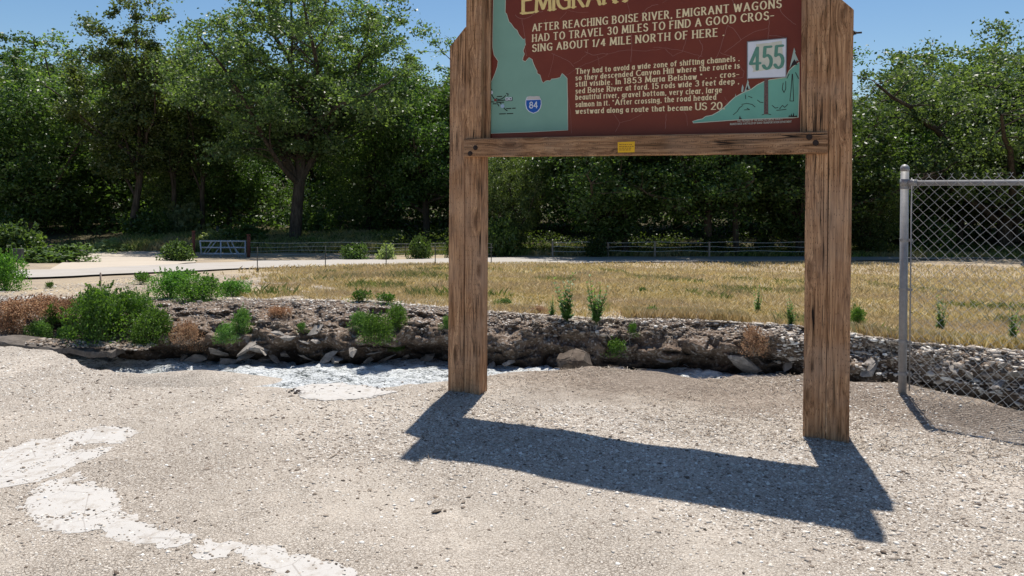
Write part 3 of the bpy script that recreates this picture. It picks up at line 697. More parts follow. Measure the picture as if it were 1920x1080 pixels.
BODY = [
 ([('T', 1.17), ('hey had to avoid a wide zone of shifting channels .', 1)], 1080, 138.7, 1386, 114.2),
 ([('so they descended ', 1), ('C', 1.17), ('anyon ', 1), ('H', 1.17), ('ill where the route is', 1)], 1080, 150.6, 1386, 128),
 ([('still visible. ', 1), ('I', 1.17), ('n ', 1), ('1853', 1.17), (' ', 1), ('M', 1.17), ('aria ', 1), ('B', 1.17), ('elshaw " . . . cros-', 1)], 1080, 162.4, 1385, 143.6),
 ([('sed ', 1), ('B', 1.17), ('oise ', 1), ('R', 1.17), ('iver at ford. ', 1), ('15', 1.17), (' rods wide ', 1), ('3', 1.17), (' feet deep ,', 1)], 1080, 175.2, 1385, 157),
 ([('beautiful river, gravel bottom, very clear, large', 1)], 1080, 187, 1353, 173.2),
 ([('salmon in it. "', 1), ('A', 1.17), ('fter crossing, the road headed', 1)], 1080, 200.6, 1342, 186.6),
 ([('westward along a route that became ', 1), ('US 20.', 1.45)], 1080, 213.2, 1358, 204.6)]
for runs, a_, b_, c_, d_ in BODY:
    lay('body_line', line(runs, a_, b_, c_, d_, .0345, '', None, a=.115, b=.07, gap=.36, space=.42), MT['cream'], 2, jit=JJ)
for t, y0, y1, xa, xb in (("TEXT PROVIDED BY THE IDAHO HISTORICAL SOCIETY", 228.6, 224.6, 1382, 1467), ("MARKER MADE & INSTALLED BY IDAHO TRANSPORTATION DEPARTMENT", 234.5, 229.6, 1369, 1484)):
    lay('credit_line', line(t, xa, y0, xb, y1, .013, '', None, a=.10, b=.08, gap=.3, serif=False), MT['ivory'], 2, jit=JJ)
# ---- state outline
C1 = dict(sc=3.6, ox=840, oy=0)
idaho = [(308, -260), (308, 0), (305, 160), (303, 320), (312, 370), (340, 412), (335, 450), (318, 500), (300, 540), (278, 590), (285, 640), (288, 700), (287, 780), (282, 900), (540, 890), (808, 877), (806, 700), (803, 530), (796, 522), (780, 506), (770, 498), (764, 512), (760, 524), (728, 533), (700, 535), (690, 548), (672, 546), (660, 549), (645, 562), (637, 556), (632, 548), (626, 528), (620, 508), (606, 500), (600, 495), (600, 480), (588, 458), (580, 440), (570, 415), (568, 403), (556, 396), (548, 390), (536, 404), (522, 418), (514, 414), (503, 408), (506, 385), (515, 365), (506, 345), (512, 325), (522, 300), (520, 262), (508, 268), (496, 256), (478, 235), (465, 205), (450, 195), (440, 183), (425, 160), (412, 150), (402, 120), (395, 95), (385, 85), (387, 0), (387, -255)]
P = PX(idaho, **C1)
def grow(P, d):
    n = len(P); out = []; ar = sum(P[i - 1][0] * P[i][1] - P[i][0] * P[i - 1][1] for i in range(n)); s = 1 if ar > 0 else -1
    for i in range(n):
        a, b, c = P[i - 1], P[i], P[(i + 1) % n]
        e1 = Vector((b[0] - a[0], b[1] - a[1])).normalized(); e2 = Vector((c[0] - b[0], c[1] - b[1])).normalized()
        t = (e1 + e2); t = t.normalized() if t.length > .2 else e1
        out.append((b[0] + t.y * d * s, b[1] - t.x * d * s))
    return out
mp_ = lay('state_map', [P], MT['teal'], 2)
lay('map_outline', [grow(P, .004)], MT['ivory'], 1, mp_)
def ribbon(P, w):
    out = []
    for a, b in zip(P[:-1], P[1:]):
        d = Vector((b[0] - a[0], b[1] - a[1])); 
        if d.length < 1e-6: continue
        n = Vector((-d.y, d.x)).normalized() * w / 2; e = d.normalized() * w * .3
        out.append([(a[0] - n.x - e.x, a[1] - n.y - e.y), (b[0] - n.x + e.x, b[1] - n.y + e.y), (b[0] + n.x + e.x, b[1] + n.y + e.y), (a[0] + n.x - e.x, a[1] + n.y - e.y)])
    return out
C7 = dict(sc=9.6, ox=905, oy=150)
rd = []
for pl in ([(165, 265), (190, 310), (215, 345)], [(245, 335), (290, 352), (345, 340), (385, 312), (415, 280)], [(240, 375), (330, 370), (410, 360)], [(250, 398), (310, 405), (340, 435)], [(270, 425), (295, 470)], [(385, 505), (415, 535), (445, 555)], [(110, 165), (170, 175)], [(430, 245), (462, 252), (455, 285)],
           [(155, 393), (205, 397)], [(190, 430), (250, 428)], [(262, 300), (350, 296)], [(430, 517), (515, 512)], [(538, 510), (592, 507)], [(305, 612), (415, 608)], [(440, 607), (548, 603)], [(255, 402), (385, 400)], [(532, 312), (532, 368)], [(420, 370), (530, 370)]):
    rd += ribbon(PX(pl, **C7), .0075)
lay('route_sketch', rd, MT['ink'], 3, mp_, jit=JJ)
def disc(cx, cy, r, n=14, **k): return PX([(cx + r * cos(2 * pi * i / n), cy + r * 1.02 * sin(2 * pi * i / n)) for i in range(n)], **k)
lay('route_badge', [PX([(415, 315), (470, 313), (470, 368), (415, 370)], **C7)], MT['shieldwhite'], 4, mp_); lay('route_badge', [PX([(480, 312), (528, 310), (528, 365), (480, 367)], **C7)], MT['shieldwhite'], 4, mp_)
lay('route_badge_mark', [disc(442, 342, 13, **C7), disc(505, 340, 13, **C7)], MT['ink'], 5, mp_)
lay('route_badge', [disc(158, 225, 32, **C7)], MT['shieldwhite'], 4, mp_); lay('route_badge', [disc(360, 470, 36, **C7)], flat('pale_blue_badge', (.40, .52, .66, 1), .6), 4, mp_)
lay('town_mark', [disc(232, 362, 26, 8, **C7)], flat('red_mark', (.28, .06, .05, 1), .6), 4, mp_)
# interstate shield
def shield(s):
    cx, cy = 918, 440
    o = [(-118, -135), (-60, -150), (0, -143), (60, -150), (112, -138), (140, -75), (146, 0), (130, 70), (85, 130), (0, 166), (-85, 132), (-132, 75), (-148, 0), (-142, -75)]
    return [(cx + x * s, cy + y * s) for x, y in o]
sh = lay('interstate_shield', [PX(shield(1.0), **C7)], MT['shieldwhite'], 4, board)
top = [(800, 350), (812, 300), (860, 292), (918, 300), (975, 290), (1030, 295), (1045, 350)]
lay('shield_top_band', [PX(top, **C7)], MT['shieldtop'], 5, sh)
lay('shield_field', [PX([(788, 366), (1048, 356), (1052, 430), (1035, 505), (985, 565), (918, 592), (850, 566), (805, 515), (786, 440)], **C7)], MT['blue'], 5, sh)
lay('shield_number', text_polys([('84', 1)], SP(850 / 9.6 + 905, 508 / 9.6 + 150, FACE), SP(990 / 9.6 + 905, 503 / 9.6 + 150, FACE), (SP(905, 150 + 400 / 9.6)[1] - SP(905, 150 + 508 / 9.6)[1]), a=.09, b=.075, serif=False), MT['shieldwhite'], 6, sh, jit=JJ)
# mountain scene
C2 = dict(sc=3.6, ox=1220, oy=0)
hill = [(285, 820), (320, 811), (350, 805), (372, 788), (415, 780), (460, 755), (500, 725), (540, 685), (570, 658), (620, 630), (680, 605), (720, 575), (770, 550), (810, 540), (915, 525), (935, 480), (960, 455), (978, 440), (1002, 422), (1000, 600), (995, 790), (960, 793), (800, 797), (600, 806), (400, 820), (290, 828)]
Ph = PX(hill, **C2)
hl = lay('hill_scene', [Ph], MT['teal2'], 2); lay('hill_outline', [grow(Ph, .005)], MT['ivory'], 1, hl)
tr = [[(968, 322), (978, 350), (974, 356), (1000, 415), (985, 405), (980, 425), (960, 425), (938, 462), (946, 420), (955, 380), (962, 350)]]
tr += [[(655, 535), (664, 560), (660, 565), (676, 605), (664, 598), (640, 625), (632, 620), (642, 590), (650, 560)], [(620, 570), (628, 590), (625, 620), (612, 622), (614, 595)], [(573, 632), (577, 655), (570, 655)]]
lay('pine_drawing', [PX(t, **C2) for t in tr], MT['pine'], 3, hl, jit=JJ)
dk = [[(970, 400), (986, 424), (990, 438), (962, 440), (940, 462), (955, 425)], [(930, 790), (935, 775), (942, 786), (950, 765), (956, 785), (966, 760), (970, 785), (985, 778), (990, 792)], [(595, 806), (603, 780), (608, 795), (618, 804)], [(655, 575), (660, 600), (650, 612), (645, 600)]]
lay('dark_drawing', [PX(t, **C2) for t in dk], MT['dark'], 4, hl, jit=JJ)
ln = []
for pl in ([(558, 775), (585, 752), (600, 728), (622, 712)], [(615, 705), (650, 698), (685, 705), (705, 722)], [(632, 742), (668, 740), (650, 730)], [(720, 675), (738, 690), (760, 692)], [(820, 712), (842, 730), (860, 725)], [(870, 735), (890, 712), (905, 725), (925, 705)], [(895, 560), (888, 600), (900, 625), (912, 600), (912, 550)], [(955, 500), (948, 600), (940, 680)], [(958, 500), (962, 600), (965, 680)], [(940, 682), (966, 682)], [(935, 500), (920, 530)], [(978, 490), (998, 530)], [(660, 650), (685, 660)], [(850, 745), (885, 742), (915, 738)], [(752, 776), (768, 770), (793, 770), (812, 774)], [(640, 640), (642, 668)]):
    ln += ribbon(PX(pl, **C2), .0045)
lay('sketch_lines', ln, MT['dark'], 3, hl, jit=JJ)
lay('painted_pole', [PX([(767, 535), (793, 533), (794, 771), (765, 773)], **C2)], MT['post_paint'], 4)
# number plate: a real thin plate screwed on
pc = PX([(655, 285), (917, 260), (914, 522), (654, 532)], **C2)
bm = bmesh.new(); f = [bm.verts.new((u, FACE - .004, v)) for u, v in pc]; g = [bm.verts.new((u, FACE - .013, v)) for u, v in pc]
bm.faces.new(f); bm.faces.new(g[::-1])
for i in range(4): bm.faces.new((f[i], g[i], g[(i + 1) % 4], f[(i + 1) % 4]))
bmesh.ops.recalc_face_normals(bm, faces=bm.faces[:])
plate = bm_obj('number_plate', bm, MT['white'], sign)
rim = ribbon(pc + [pc[0]], .006); lay('plate_rim', rim, MT['steel'], 14, plate, jit=JJ)
lay('torn_sticker', [PX([(712, 300), (800, 292), (885, 277), (892, 350), (890, 420), (900, 458), (840, 466), (780, 475), (690, 487), (695, 470), (672, 430), (690, 400), (716, 330)], **C2)], MT['paper'], 14, plate)
dg = text_polys([('455', 1)], SP(1220 + 676 / 3.6, 474 / 3.6, FACE), SP(1220 + 893 / 3.6, 458 / 3.6, FACE), SP(1400, 325 / 3.6, FACE)[1] - SP(1400, 470 / 3.6, FACE)[1], a=.115, b=.06, gap=.22, serif=False)
lay('plate_number', dg, MT['green'], 15, plate, jit=JJ)
# crack lines of the paint film
cr = []
for pl, k in (([(455, 100), (480, 122), (515, 128), (560, 110), (600, 85), (640, 78)], C1), ([(790, 62), (850, 78), (905, 85), (950, 82)], C1), ([(500, 130), (512, 200), (522, 260), (520, 330), (530, 380)], C1), ([(660, 130), (662, 170), (668, 200)], C1), ([(800, 80), (770, 115), (755, 130)], C1),
              ([(800, 506), (860, 470), (930, 430), (1010, 400), (1080, 365), (1150, 345), (1240, 338), (1340, 345), (1440, 330)], C1), ([(700, 360), (760, 385), (810, 410), (850, 450)], C1), ([(718, 362), (708, 410), (695, 460), (680, 520)], C1), ([(945, 330), (940, 365), (900, 400), (850, 430)], C1), ([(925, 350), (975, 372), (1040, 362), (1080, 362)], C1),
              ([(1205, 0), (1222, 60), (1225, 100)], C1), ([(1240, 230), (1240, 340), (1235, 420)], C1), ([(1300, 110), (1340, 60), (1380, 35), (1420, 32)], C1), ([(810, 650), (830, 800), (835, 900)], C1), ([(1110, 760), (1160, 830), (1230, 812), (1310, 770)], C1), ([(1160, 830), (1130, 890)], C1), ([(1010, 380), (1020, 420), (1020, 450)], C1),
              ([(20, 320), (110, 325), (220, 345), (300, 370), (350, 380)], C2), ([(245, 255), (232, 300), (215, 350), (150, 380), (100, 330)], C2), ([(520, 170), (490, 260), (465, 345), (440, 390)], C2), ([(520, 170), (560, 195), (610, 270), (560, 310), (500, 355)], C2), ([(610, 268), (700, 215), (790, 190)], C2), ([(470, 355), (520, 375), (560, 390)], C2),
              ([(800, 100), (797, 180), (792, 265)], C2), ([(860, 20), (880, 80), (930, 130), (980, 165)], C2), ([(330, 270), (350, 320), (345, 360), (320, 400)], C2), ([(550, 0), (565, 30), (570, 80)], C2), ([(105, 770), (100, 830), (98, 870)], C2), ([(220, 740), (245, 790), (250, 850)], C2), ([(500, 655), (525, 690), (505, 700)], C2), ([(600, 440), (630, 480), (625, 520), (560, 530)], C2), ([(800, 240), (870, 245), (905, 258)], C2), ([(80, 20), (110, 0)], C2)):
    Q = PX(pl, **k); Q2 = [Q[0]]
    for a, b in zip(Q[:-1], Q[1:]):
        for s in (.33, .66): Q2.append((a[0] + (b[0] - a[0]) * s + random.uniform(-.004, .004), a[1] + (b[1] - a[1]) * s + random.uniform(-.004, .004)))
        Q2.append(b)
    cr += ribbon(Q2, random.uniform(.0016, .003))
o = lay('paint_cracks', cr, MT['crack'], 1.5, jit=JJ)
# sticker and bolts
C1d = [SP(x / 3.6 + 840, y / 3.6, -.031) for x, y in ((1146, 960), (1261, 955), (1260, 1028), (1147, 1030))]
V = [(u, -.0315, v) for u, v in C1d] + [(u, -.0335, v) for u, v in C1d]
stk = mobj('notice_sticker', py_mesh('notice_sticker', V, [(0, 1, 2, 3), (7, 6, 5, 4), (0, 4, 5, 1), (1, 5, 6, 2), (2, 6, 7, 3), (3, 7, 4, 0)], MT['yellow']), beam)
V, F = [], []
for i, (yy, w_) in enumerate(((975, 90), (988, 96), (1000, 92), (1012, 86))):
    x = 1156; a0 = 0
    while x < 1156 + w_ - 6:
        ww = random.choice((8, 12, 18, 10)); q = [SP(a / 3.6 + 840, b / 3.6 - (a - 1150) * .0003, -.031) for a, b in ((x, yy + 2.5), (x + ww, yy + 2.4), (x + ww, yy - 2), (x, yy - 2))]
        b = len(V); V += [(u, -.0345, v) for u, v in q]; F.append((b, b + 1, b + 2, b + 3)); x += ww + 4
mobj('sticker_print', py_mesh('sticker_print', V, F, flat('brown_print', (.30, .12, .02, 1), .6)), beam)
def bolt(u, v, y, parent, r=.013, h=.014):
    m = MB(); m.tube([(u, y, v), (u, y - .004, v)], r * 1.55, 12); m.tube([(u, y - .004, v), (u, y - .004 - h, v)], r, 6); m.obj('bolt', MT['iron'], parent)
for x, y in ((891.5, 277), (881.5, 288), (1517.5, 257), (1529.5, 268)):
    u, v = SP(x, y, -.031); bolt(u, v, -.030, beam)
u, v = SP(1600, 62, .07)
m = MB(); m.tube([(Lx - .02, .07, v), (Lx + .052, .07, v)], .0065, 8); m.tube([(Lx, .07, v), (Lx + .006, .07, v)], .016, 12); m.tube([(Lx + .006, .07, v), (Lx + .018, .07, v)], .011, 6); m.obj('bolt', MT['iron'], sign)

# ------------------------------------------------------------------ chain link fence
fp = AtY(1692, 718, 5.97); FB = Vector((fp.x, fp.y, 0))
fe = G(2060, 800, .08); fdir = (Vector((fe.x, fe.y, 0)) - FB); FL = fdir.length * 2.4; fdir.normalize()
fence = empty('chain_link_fence', (FB.x, FB.y, 0), math.atan2(fdir.y, fdir.x)); tag(fence, 'galvanised chain link fence running out of frame beside the right sign post', 'fence')
zt = fp.z * 0 + AtY(1692, 308, 5.97).z; FP_H = zt
railz = AtY(1705, 342, 5.95).z - .005
m = MB(); m.tube([(0, 0, -.3), (0, 0, zt - .03)], .030, 16); m.obj('post', MT['steel'], fence, True)
m = MB(); m.tube([(0, 0, zt - .055), (0, 0, zt - .035), (0, 0, zt - .02), (0, 0, zt - .006), (0, 0, zt)], [.034, .034, .031, .02, .004], 16); m.obj('post_cap', MT['steel'], fence, True)
m = MB(); m.tube([(.04, 0, railz), (FL + .3, 0, railz + .03)], .0215, 12); m.obj('top_rail', MT['steel'], fence, True)
m = MB(); m.tube([(FL * 1.0, 0, -.3), (FL, 0, railz)], .028, 12); m.obj('post', MT['steel'], fence, True)
m = MB(); m.tube([(.052, -.012, .12), (.052, -.012, railz + .04)], .006, 6); m.obj('tension_bar', MT['steel'], fence, True)
for py in (352, 450, 542, 640, 700):
    z = AtY(1692, py, 5.97).z; m = MB(); m.tube([(0, 0, z - .011), (0, 0, z + .011)], .0335, 16); m.box((.045, -.004, z), (.04, .006, .02)); m.obj('band', MT['steel'], fence)
m = MB(); m.tube([(0, 0, railz - .025), (0, 0, railz + .03)], .0345, 16); m.tube([(.02, 0, railz), (.09, 0, railz + .002)], .027, 12); m.obj('rail_cup', MT['steel'], fence, True)
# woven wire: zigzag wires alternately crossing
m = MB(); DW, DH = .0755, .0790; n = int((FL + .3) / (DW / 2))
botz = lambda x: .02 + .10 * max(0, 1 - x / .9) - .03
for i in range(n):
    x0 = .062 + (i + .5) * DW / 2
    z = railz + .050 + .03 * x0 / FL; pts = []; k = i % 2
    while z > botz(x0):
        sgn = 1 if k % 2 == 0 else -1
        pts.append((x0 + sgn * DW / 4 + .002 * sin(k * 2.1 + i), -.026 + .003 * sgn, z)); z -= DH / 2; k += 1
    if len(pts) > 2:
        m.tube(pts, .0022, 4); sg = 1 if i % 2 == 0 else -1
        m.tube([pts[0], (pts[0][0] + sg * .002, -.026, pts[0][2] + .012), (pts[0][0] + sg * .011, -.026, pts[0][2] + .022)], .0022, 4)
tag(m.obj('woven_wire', MT['wire'], fence), kind='stuff')
# ------------------------------------------------------------------ vegetation tools
def leaf_quads(C, size, rs, up=.35, aspect=.55, curl=.15):
    """C (n,3) leaf centres -> verts, faces of rhombic leaves"""
    n = len(C); a = rs.normal(size=(n, 3)); a[:, 2] *= .75; a /= np.linalg.norm(a, axis=1)[:, None] + 1e-9
    b = rs.normal(size=(n, 3)); b -= a * (a * b).sum(1)[:, None]; b /= np.linalg.norm(b, axis=1)[:, None] + 1e-9
    c = np.cross(a, b); s = (size * rs.uniform(.65, 1.35, n))[:, None]
    V = np.stack([C - a * s, C + b * s * aspect + c * s * curl, C + a * s, C - b * s * aspect + c * s * curl], 1).reshape(-1, 3)
    F = np.arange(n * 4, dtype=np.int32).reshape(n, 4)
    return V, F
def limb(m, p, d, length, r, rs, segs=6, wob=.18, up=.05, taper=.35, n=7):
    pts = [Vector(p)]; rad = [r]; d = Vector(d).normalized()
    for i in range(segs):
        d = (d + Vector(rs.normal(size=3)) * wob / 2 + Vector((0, 0, up))).normalized()
        pts.append(pts[-1] + d * length / segs); rad.append(r * (1 - (1 - taper) * (i + 1) / segs))
    m.tube(pts, rad, n, False); return pts, rad
def make_tree(kind, seed, H, RW, leaf, n_leaf, size, trunk_r, fork=.3, spread=.6, clump=.9, crown0=.12, lean=(0, 0), nl=8, droop=0.0, top_flat=.0):
    rs = np.random.default_rng(seed); m = MB(); tips = []
    trunk_h = H * fork
    tp, tr = limb(m, (0, 0, -.4), (lean[0], lean[1], 1), trunk_h + .4, trunk_r, rs, 6, .06, .05, .72, 9)
    starts = [(tp[-1], tr[-1])]
    for k in range(nl):
        a = 2 * pi * (k + rs.uniform(-.3, .3)) / nl; el = rs.uniform(.35, 1.25) if k else 1.45
        d = Vector((cos(a) * cos(el) * spread * 1.6, sin(a) * cos(el) * spread * 1.6, sin(el)))
        i0 = rs.integers(3, 7); p0 = tp[min(i0, 6)]
        ll = H * (1 - fork) * rs.uniform(.72, 1.0) * (1.0 if el > .8 else .85)
        pts, rad = limb(m, p0, d, ll, trunk_r * rs.uniform(.38, .6), rs, 8, .22, .03, .25, 6)
        for j in range(2, len(pts)):
            for q in range(2):
                a2 = rs.uniform(0, 2 * pi); d2 = Vector((cos(a2), sin(a2), rs.uniform(-.25, .8)))
                sp, sr = limb(m, pts[j], d2, RW * rs.uniform(.25, .6), rad[j] * .5, rs, 4, .3, .02 - droop, .3, 4)
                tips += [(sp[k2], 1.0) for k2 in (2, 3, 4)]
        tips.append((pts[-1], 1.0))
    T = np.array([tuple(t[0]) for t in tips])
    # lower foliage so that crown reaches where it should
    zc0 = H * crown0; k = int(len(T) * (.8 if crown0 < .2 else .25))
    ph = rs.uniform(0, 2 * pi, k); zz = rs.uniform(zc0, H * .75, k); prof = np.sin(np.clip((zz - zc0) / (H - zc0), .02, 1) * pi) ** .5
    rr = RW * prof * rs.uniform(.35, 1.0, k)
    T = np.concatenate([T, np.stack([rr * np.cos(ph), rr * np.sin(ph), zz], 1)])
    # keep inside an uneven envelope
    rad = np.hypot(T[:, 0], T[:, 1]); lim = RW * (1 + .22 * vnoise(T[:, 0] * .5, T[:, 1] * .5, T[:, 2] * .5, seed))
    f = np.where(rad > lim, lim / (rad + 1e-6), 1); T[:, 0] *= f; T[:, 1] *= f; T[:, 2] = np.minimum(T[:, 2], H * rs.uniform(.93, 1.0, len(T)))
    T = T[T[:, 2] > zc0 * .8]
    w = rs.uniform(.3, 1.6, len(T)) ** 1.5; w /= w.sum()
    idx = rs.choice(len(T), n_leaf, p=w); off = rs.normal(size=(n_leaf, 3)) * clump * rs.uniform(.35, 1.0, len(T))[idx][:, None]; off[:, 2] *= .62
    C = T[idx] + off; C[:, 2] -= droop * 2 * np.abs(off[:, 0])
    C = C[C[:, 2] > .15]
    V, F = leaf_quads(C, size, rs)
    ct = fast_mesh('crown', V, F, MT[leaf])
    tt_ = py_mesh('trunk', m.V, m.F, MT['bark'], True)
    return tt_, ct
TREES = {
 'elm': make_tree('elm', 3, 18.6, 8.0, 'leafA', 80000, .10, .37, .40, .52, .50, .28, nl=15, droop=.03),
 'cotton': make_tree('cotton', 11, 15.5, 3.6, 'leafB', 38000, .105, .25, .38, .35, .45, .27, (.2, 0), nl=9), 'slim': make_tree('slim', 14, 15, 2.6, 'leafB', 20000, .10, .20, .5, .35, .5, .36, (.08, 0), nl=7),
 'cotton2': make_tree('cotton2', 12, 15, 4.4, 'leafB', 42000, .105, .26, .25, .5, .5, .05, nl=9),
 'dense': make_tree('dense', 21, 13, 4.6, 'leafC', 44000, .11, .25, .22, .6, .55, .10, nl=10),
 'dense2': make_tree('dense2', 22, 12, 5.2, 'leafC', 46000, .105, .28, .28, .75, .55, .21, nl=11),
 'airy': make_tree('airy', 31, 15.5, 7.0, 'leafA', 44000, .10, .42, .22, .9, .45, .16, nl=10, droop=.04),
 'yellow': make_tree('yellow', 41, 12, 3.6, 'leafY', 22000, .10, .2, .3, .5, .65, .1, nl=7),
}
TREE_H = {'slim': 15, 'elm': 18.6, 'cotton': 15.5, 'cotton2': 15, 'dense': 13, 'dense2': 12, 'airy': 15.5, 'yellow': 12}
def tree(name, px, Y, top_py, kind, label, group=None, sx=1.0, rz=0.0):
    d = ray(px, 400); x = d.x / d.y * Y; z = fz(x, Y); top = AtY(px, top_py, Y).z
    s = (top - z) / TREE_H[kind] / .965
    t = empty(name, (x, Y, z), rz); t.scale = (s * sx, s * sx, s); tag(t, label, 'tree', group)
    tm, cm = TREES[kind]
    mobj('trunk', tm, t); mobj('crown', cm, t); return t
tree('elm_tree', 552, 51, -120, 'elm', 'big spreading tree with a thick dark trunk and open crown behind the metal gate', sx=1.02, rz=2.2)
tree('cottonwood_tree', 240, 53, 22, 'cotton', 'slender leaning tree at the bend of the dirt track left of the big tree')
tree('slim_tree', 322, 55, 90, 'slim', 'slim dark trunked tree standing straight behind the pale leafed bush', rz=.4)
tree('slim_tree', 378, 56, 110, 'slim', 'slim leaning tree just behind the left gate post', rz=5.9, sx=1.1)
tree('slim_tree', 1175, 46.6, 130, 'slim', 'slim dark trunk in deep shade left of the sign opening middle', rz=2.4, sx=1.3)
tree('slim_tree', 1385, 46.8, 130, 'slim', 'slim dark trunk in deep shade right of the sign opening middle', rz=3.4, sx=1.3)
tree('yellow_tree', 42, 74, 92, 'yellow', 'yellow green tree top catching the sun at the left of the wood')
tree('poplar_tree', 335, 58, 60, 'cotton2', 'leafy pale tree between the leaning tree and the big spreading tree', rz=2.2, sx=.8)
tree('airy_tree', 1885, 50, -45, 'airy', 'tall airy tree with long bare limbs above the chain link fence', rz=1.0)
tree('airy_tree', 1715, 56, 108, 'airy', 'rounded airy tree against the sky between sign and chain link fence', rz=2.9, sx=.9)
tree('bushy_tree', 1628, 47, 300, 'dense', 'low round tree just right of the right sign post', rz=.9, sx=1.1)
tree('bushy_tree', 60, 56, 95, 'dense', 'dark bushy tree at the far left behind the thin post', rz=.3, sx=1.1)
tree('bushy_tree', 800, 56, 92, 'dense2', 'dark rounded tree just left of the left sign post', rz=1.3, sx=.85)
tree('bushy_tree', 690, 60, 95, 'cotton2', 'light green tree behind the right side of the big spreading tree', rz=4.0)
tree('bushy_tree', 960, 47.5, 230, 'cotton2', 'sunlit speckled tree beside the left sign post under the board', rz=4.4, sx=.9)
tree('bushy_tree', 140, 62, 66, 'cotton2', 'tall dark tree between the far left tree and the leaning tree', rz=5.0, sx=1.1)
tree('bushy_tree', 1330, 47, 120, 'dense2', 'spreading dark tree framed in the middle of the sign opening', rz=5.6, sx=1.0)
tree('bushy_tree', 1140, 47, 130, 'dense', 'dark tree left of the middle of the sign opening', rz=2.0, sx=1.1)
tree('bushy_tree', 1500, 47, 110, 'dense', 'dark tree hidden partly by the right sign post', rz=3.3, sx=1.1)
back = [(-160, 60, 80), (-60, 66, 70), (20, 84, 74), (95, 86, 60), (200, 78, 78), (300, 80, 86), (400, 72, 120), (480, 78, 128), (590, 74, 150), (650, 84, 130), (745, 70, 112), (850, 66, 85), (900, 76, 95),
        (1000, 62, 90), (1080, 70, 80), (1180, 62, 90), (1270, 66, 70), (1400, 62, 80), (1470, 70, 70), (1570, 60, 160), (1650, 66, 150), (1780, 66, 85), (1850, 62, 60), (1960, 60, 10), (2060, 56, 40), (430, 60, 235), (265, 66, 110), (1700, 54, 190), (1800, 53, 210), (1900, 56, 150), (1990, 52, 120)]
kk = ['dense', 'dense2', 'cotton2', 'dense', 'dense2', 'airy']
for i, (px, Y, ty) in enumerate(back):
    tree('wood_tree', px, Y, ty, kk[i % 6], ('near' if Y < 64 else 'far' if Y > 75 else 'middle') + ' wood tree in line with ' + landmark(px), 'trees at the back of the wood', 1.1 + .15 * sin(i * 3.1), i * 1.7)
# undergrowth mass behind the first trees
rs = np.random.default_rng(77)
n = 105000; X = rs.uniform(-62, 62, n); Y = 57 + rs.uniform(0, 1, n) ** 1.3 * 30; Hh = 2.0 + 1.7 * (vnoise(X * .35, Y * .35, 0, 6) + 1); Z = field_z(X, Y) + rs.uniform(0, 1, n) * Hh
V, F = leaf_quads(np.stack([X, Y, Z], 1), .15, rs)
tag(mobj('undergrowth', fast_mesh('undergrowth', V, F, MT['leafC'])), kind='stuff')

# ------------------------------------------------------------------ shrubs and weeds
def make_bush(seed, leaf, n_leaf, size, lobes=9, dome=.75, stemmat='stem'):
    """unit bush: radius 1, height 1"""
    rs = np.random.default_rng(seed); m = MB(); C = []
    cs = []
    for k in range(lobes):
        a = rs.uniform(0, 2 * pi); r = rs.uniform(0, .62) ; h = rs.uniform(.35, .78) * (1 - .4 * r); cs.append((r * cos(a), r * sin(a), h, rs.uniform(.26, .42)))
        limb(m, (0, 0, -.05), (r * cos(a), r * sin(a), h + .1), math.hypot(r, h), .018, rs, 4, .12, 0, .4, 4)
    per = n_leaf // lobes
    for cx, cy, cz, r in cs:
        v = rs.normal(size=(per, 3)); v /= np.linalg.norm(v, axis=1)[:, None]; rr = r * rs.uniform(.45, 1.08, per) ** .6
        C.append(v * rr[:, None] * np.array([1, 1, .85]) + (cx, cy, cz))
    k = n_leaf // 4; a = rs.uniform(0, 2 * pi, k); r = rs.uniform(.1, .95, k); C.append(np.stack([r * np.cos(a), r * np.sin(a), rs.uniform(.0, .4, k)], 1))
    for q in range(70):
        cx, cy, cz, r = cs[rs.integers(0, lobes)]; d = rs.normal(size=3); d[2] = abs(d[2]) * .9 + .15; d /= np.linalg.norm(d); t_ = np.linspace(.8, 1.0, 14)[:, None]; L_ = r + rs.uniform(.05, .17)
        C.append(np.array([cx, cy, cz]) + d * t_ * L_ + rs.normal(0, .012, (14, 3)))
    C = np.concatenate(C); C = C[C[:, 2] > 0]
    V, F = leaf_quads(C, size, rs)
    return py_mesh('stem', m.V, m.F, MT[stemmat]), fast_mesh('foliage', V, F, MT[leaf])
def make_tall(seed, leaf='weed2'):
    """unit tall weed: several upright stalks, height 1"""
    rs = np.random.default_rng(seed); m = MB(); C = []; V0, F0 = [], []
    for k in range(10):
        a = rs.uniform(0, 2 * pi); t = rs.uniform(.15, .95); h = rs.uniform(.62, 1.0)
        pts, _ = limb(m, (0, 0, -.03), (t * cos(a), t * sin(a), 1), h, .02, rs, 9, .10, .02, .4, 4)
        for i, p in enumerate(pts[1:]):
            for q in range(4 if i < 6 else 3):
                b = rs.uniform(0, 2 * pi); l = .27 * (1.1 - i / 12) * rs.uniform(.7, 1.3); u = Vector((cos(b) * 1.6, sin(b) * 1.6, rs.uniform(.1, .7))).normalized(); s = u.cross(Vector((0, 0, 1))).normalized() * l * .26
                n0 = len(V0); V0 += [p, p + u * l * .5 + s, p + u * l, p + u * l * .5 - s]; F0.append((n0, n0 + 1, n0 + 2, n0 + 3))
    return py_mesh('stem', m.V, m.F, MT['stem']), py_mesh('foliage', V0, F0, MT[leaf])
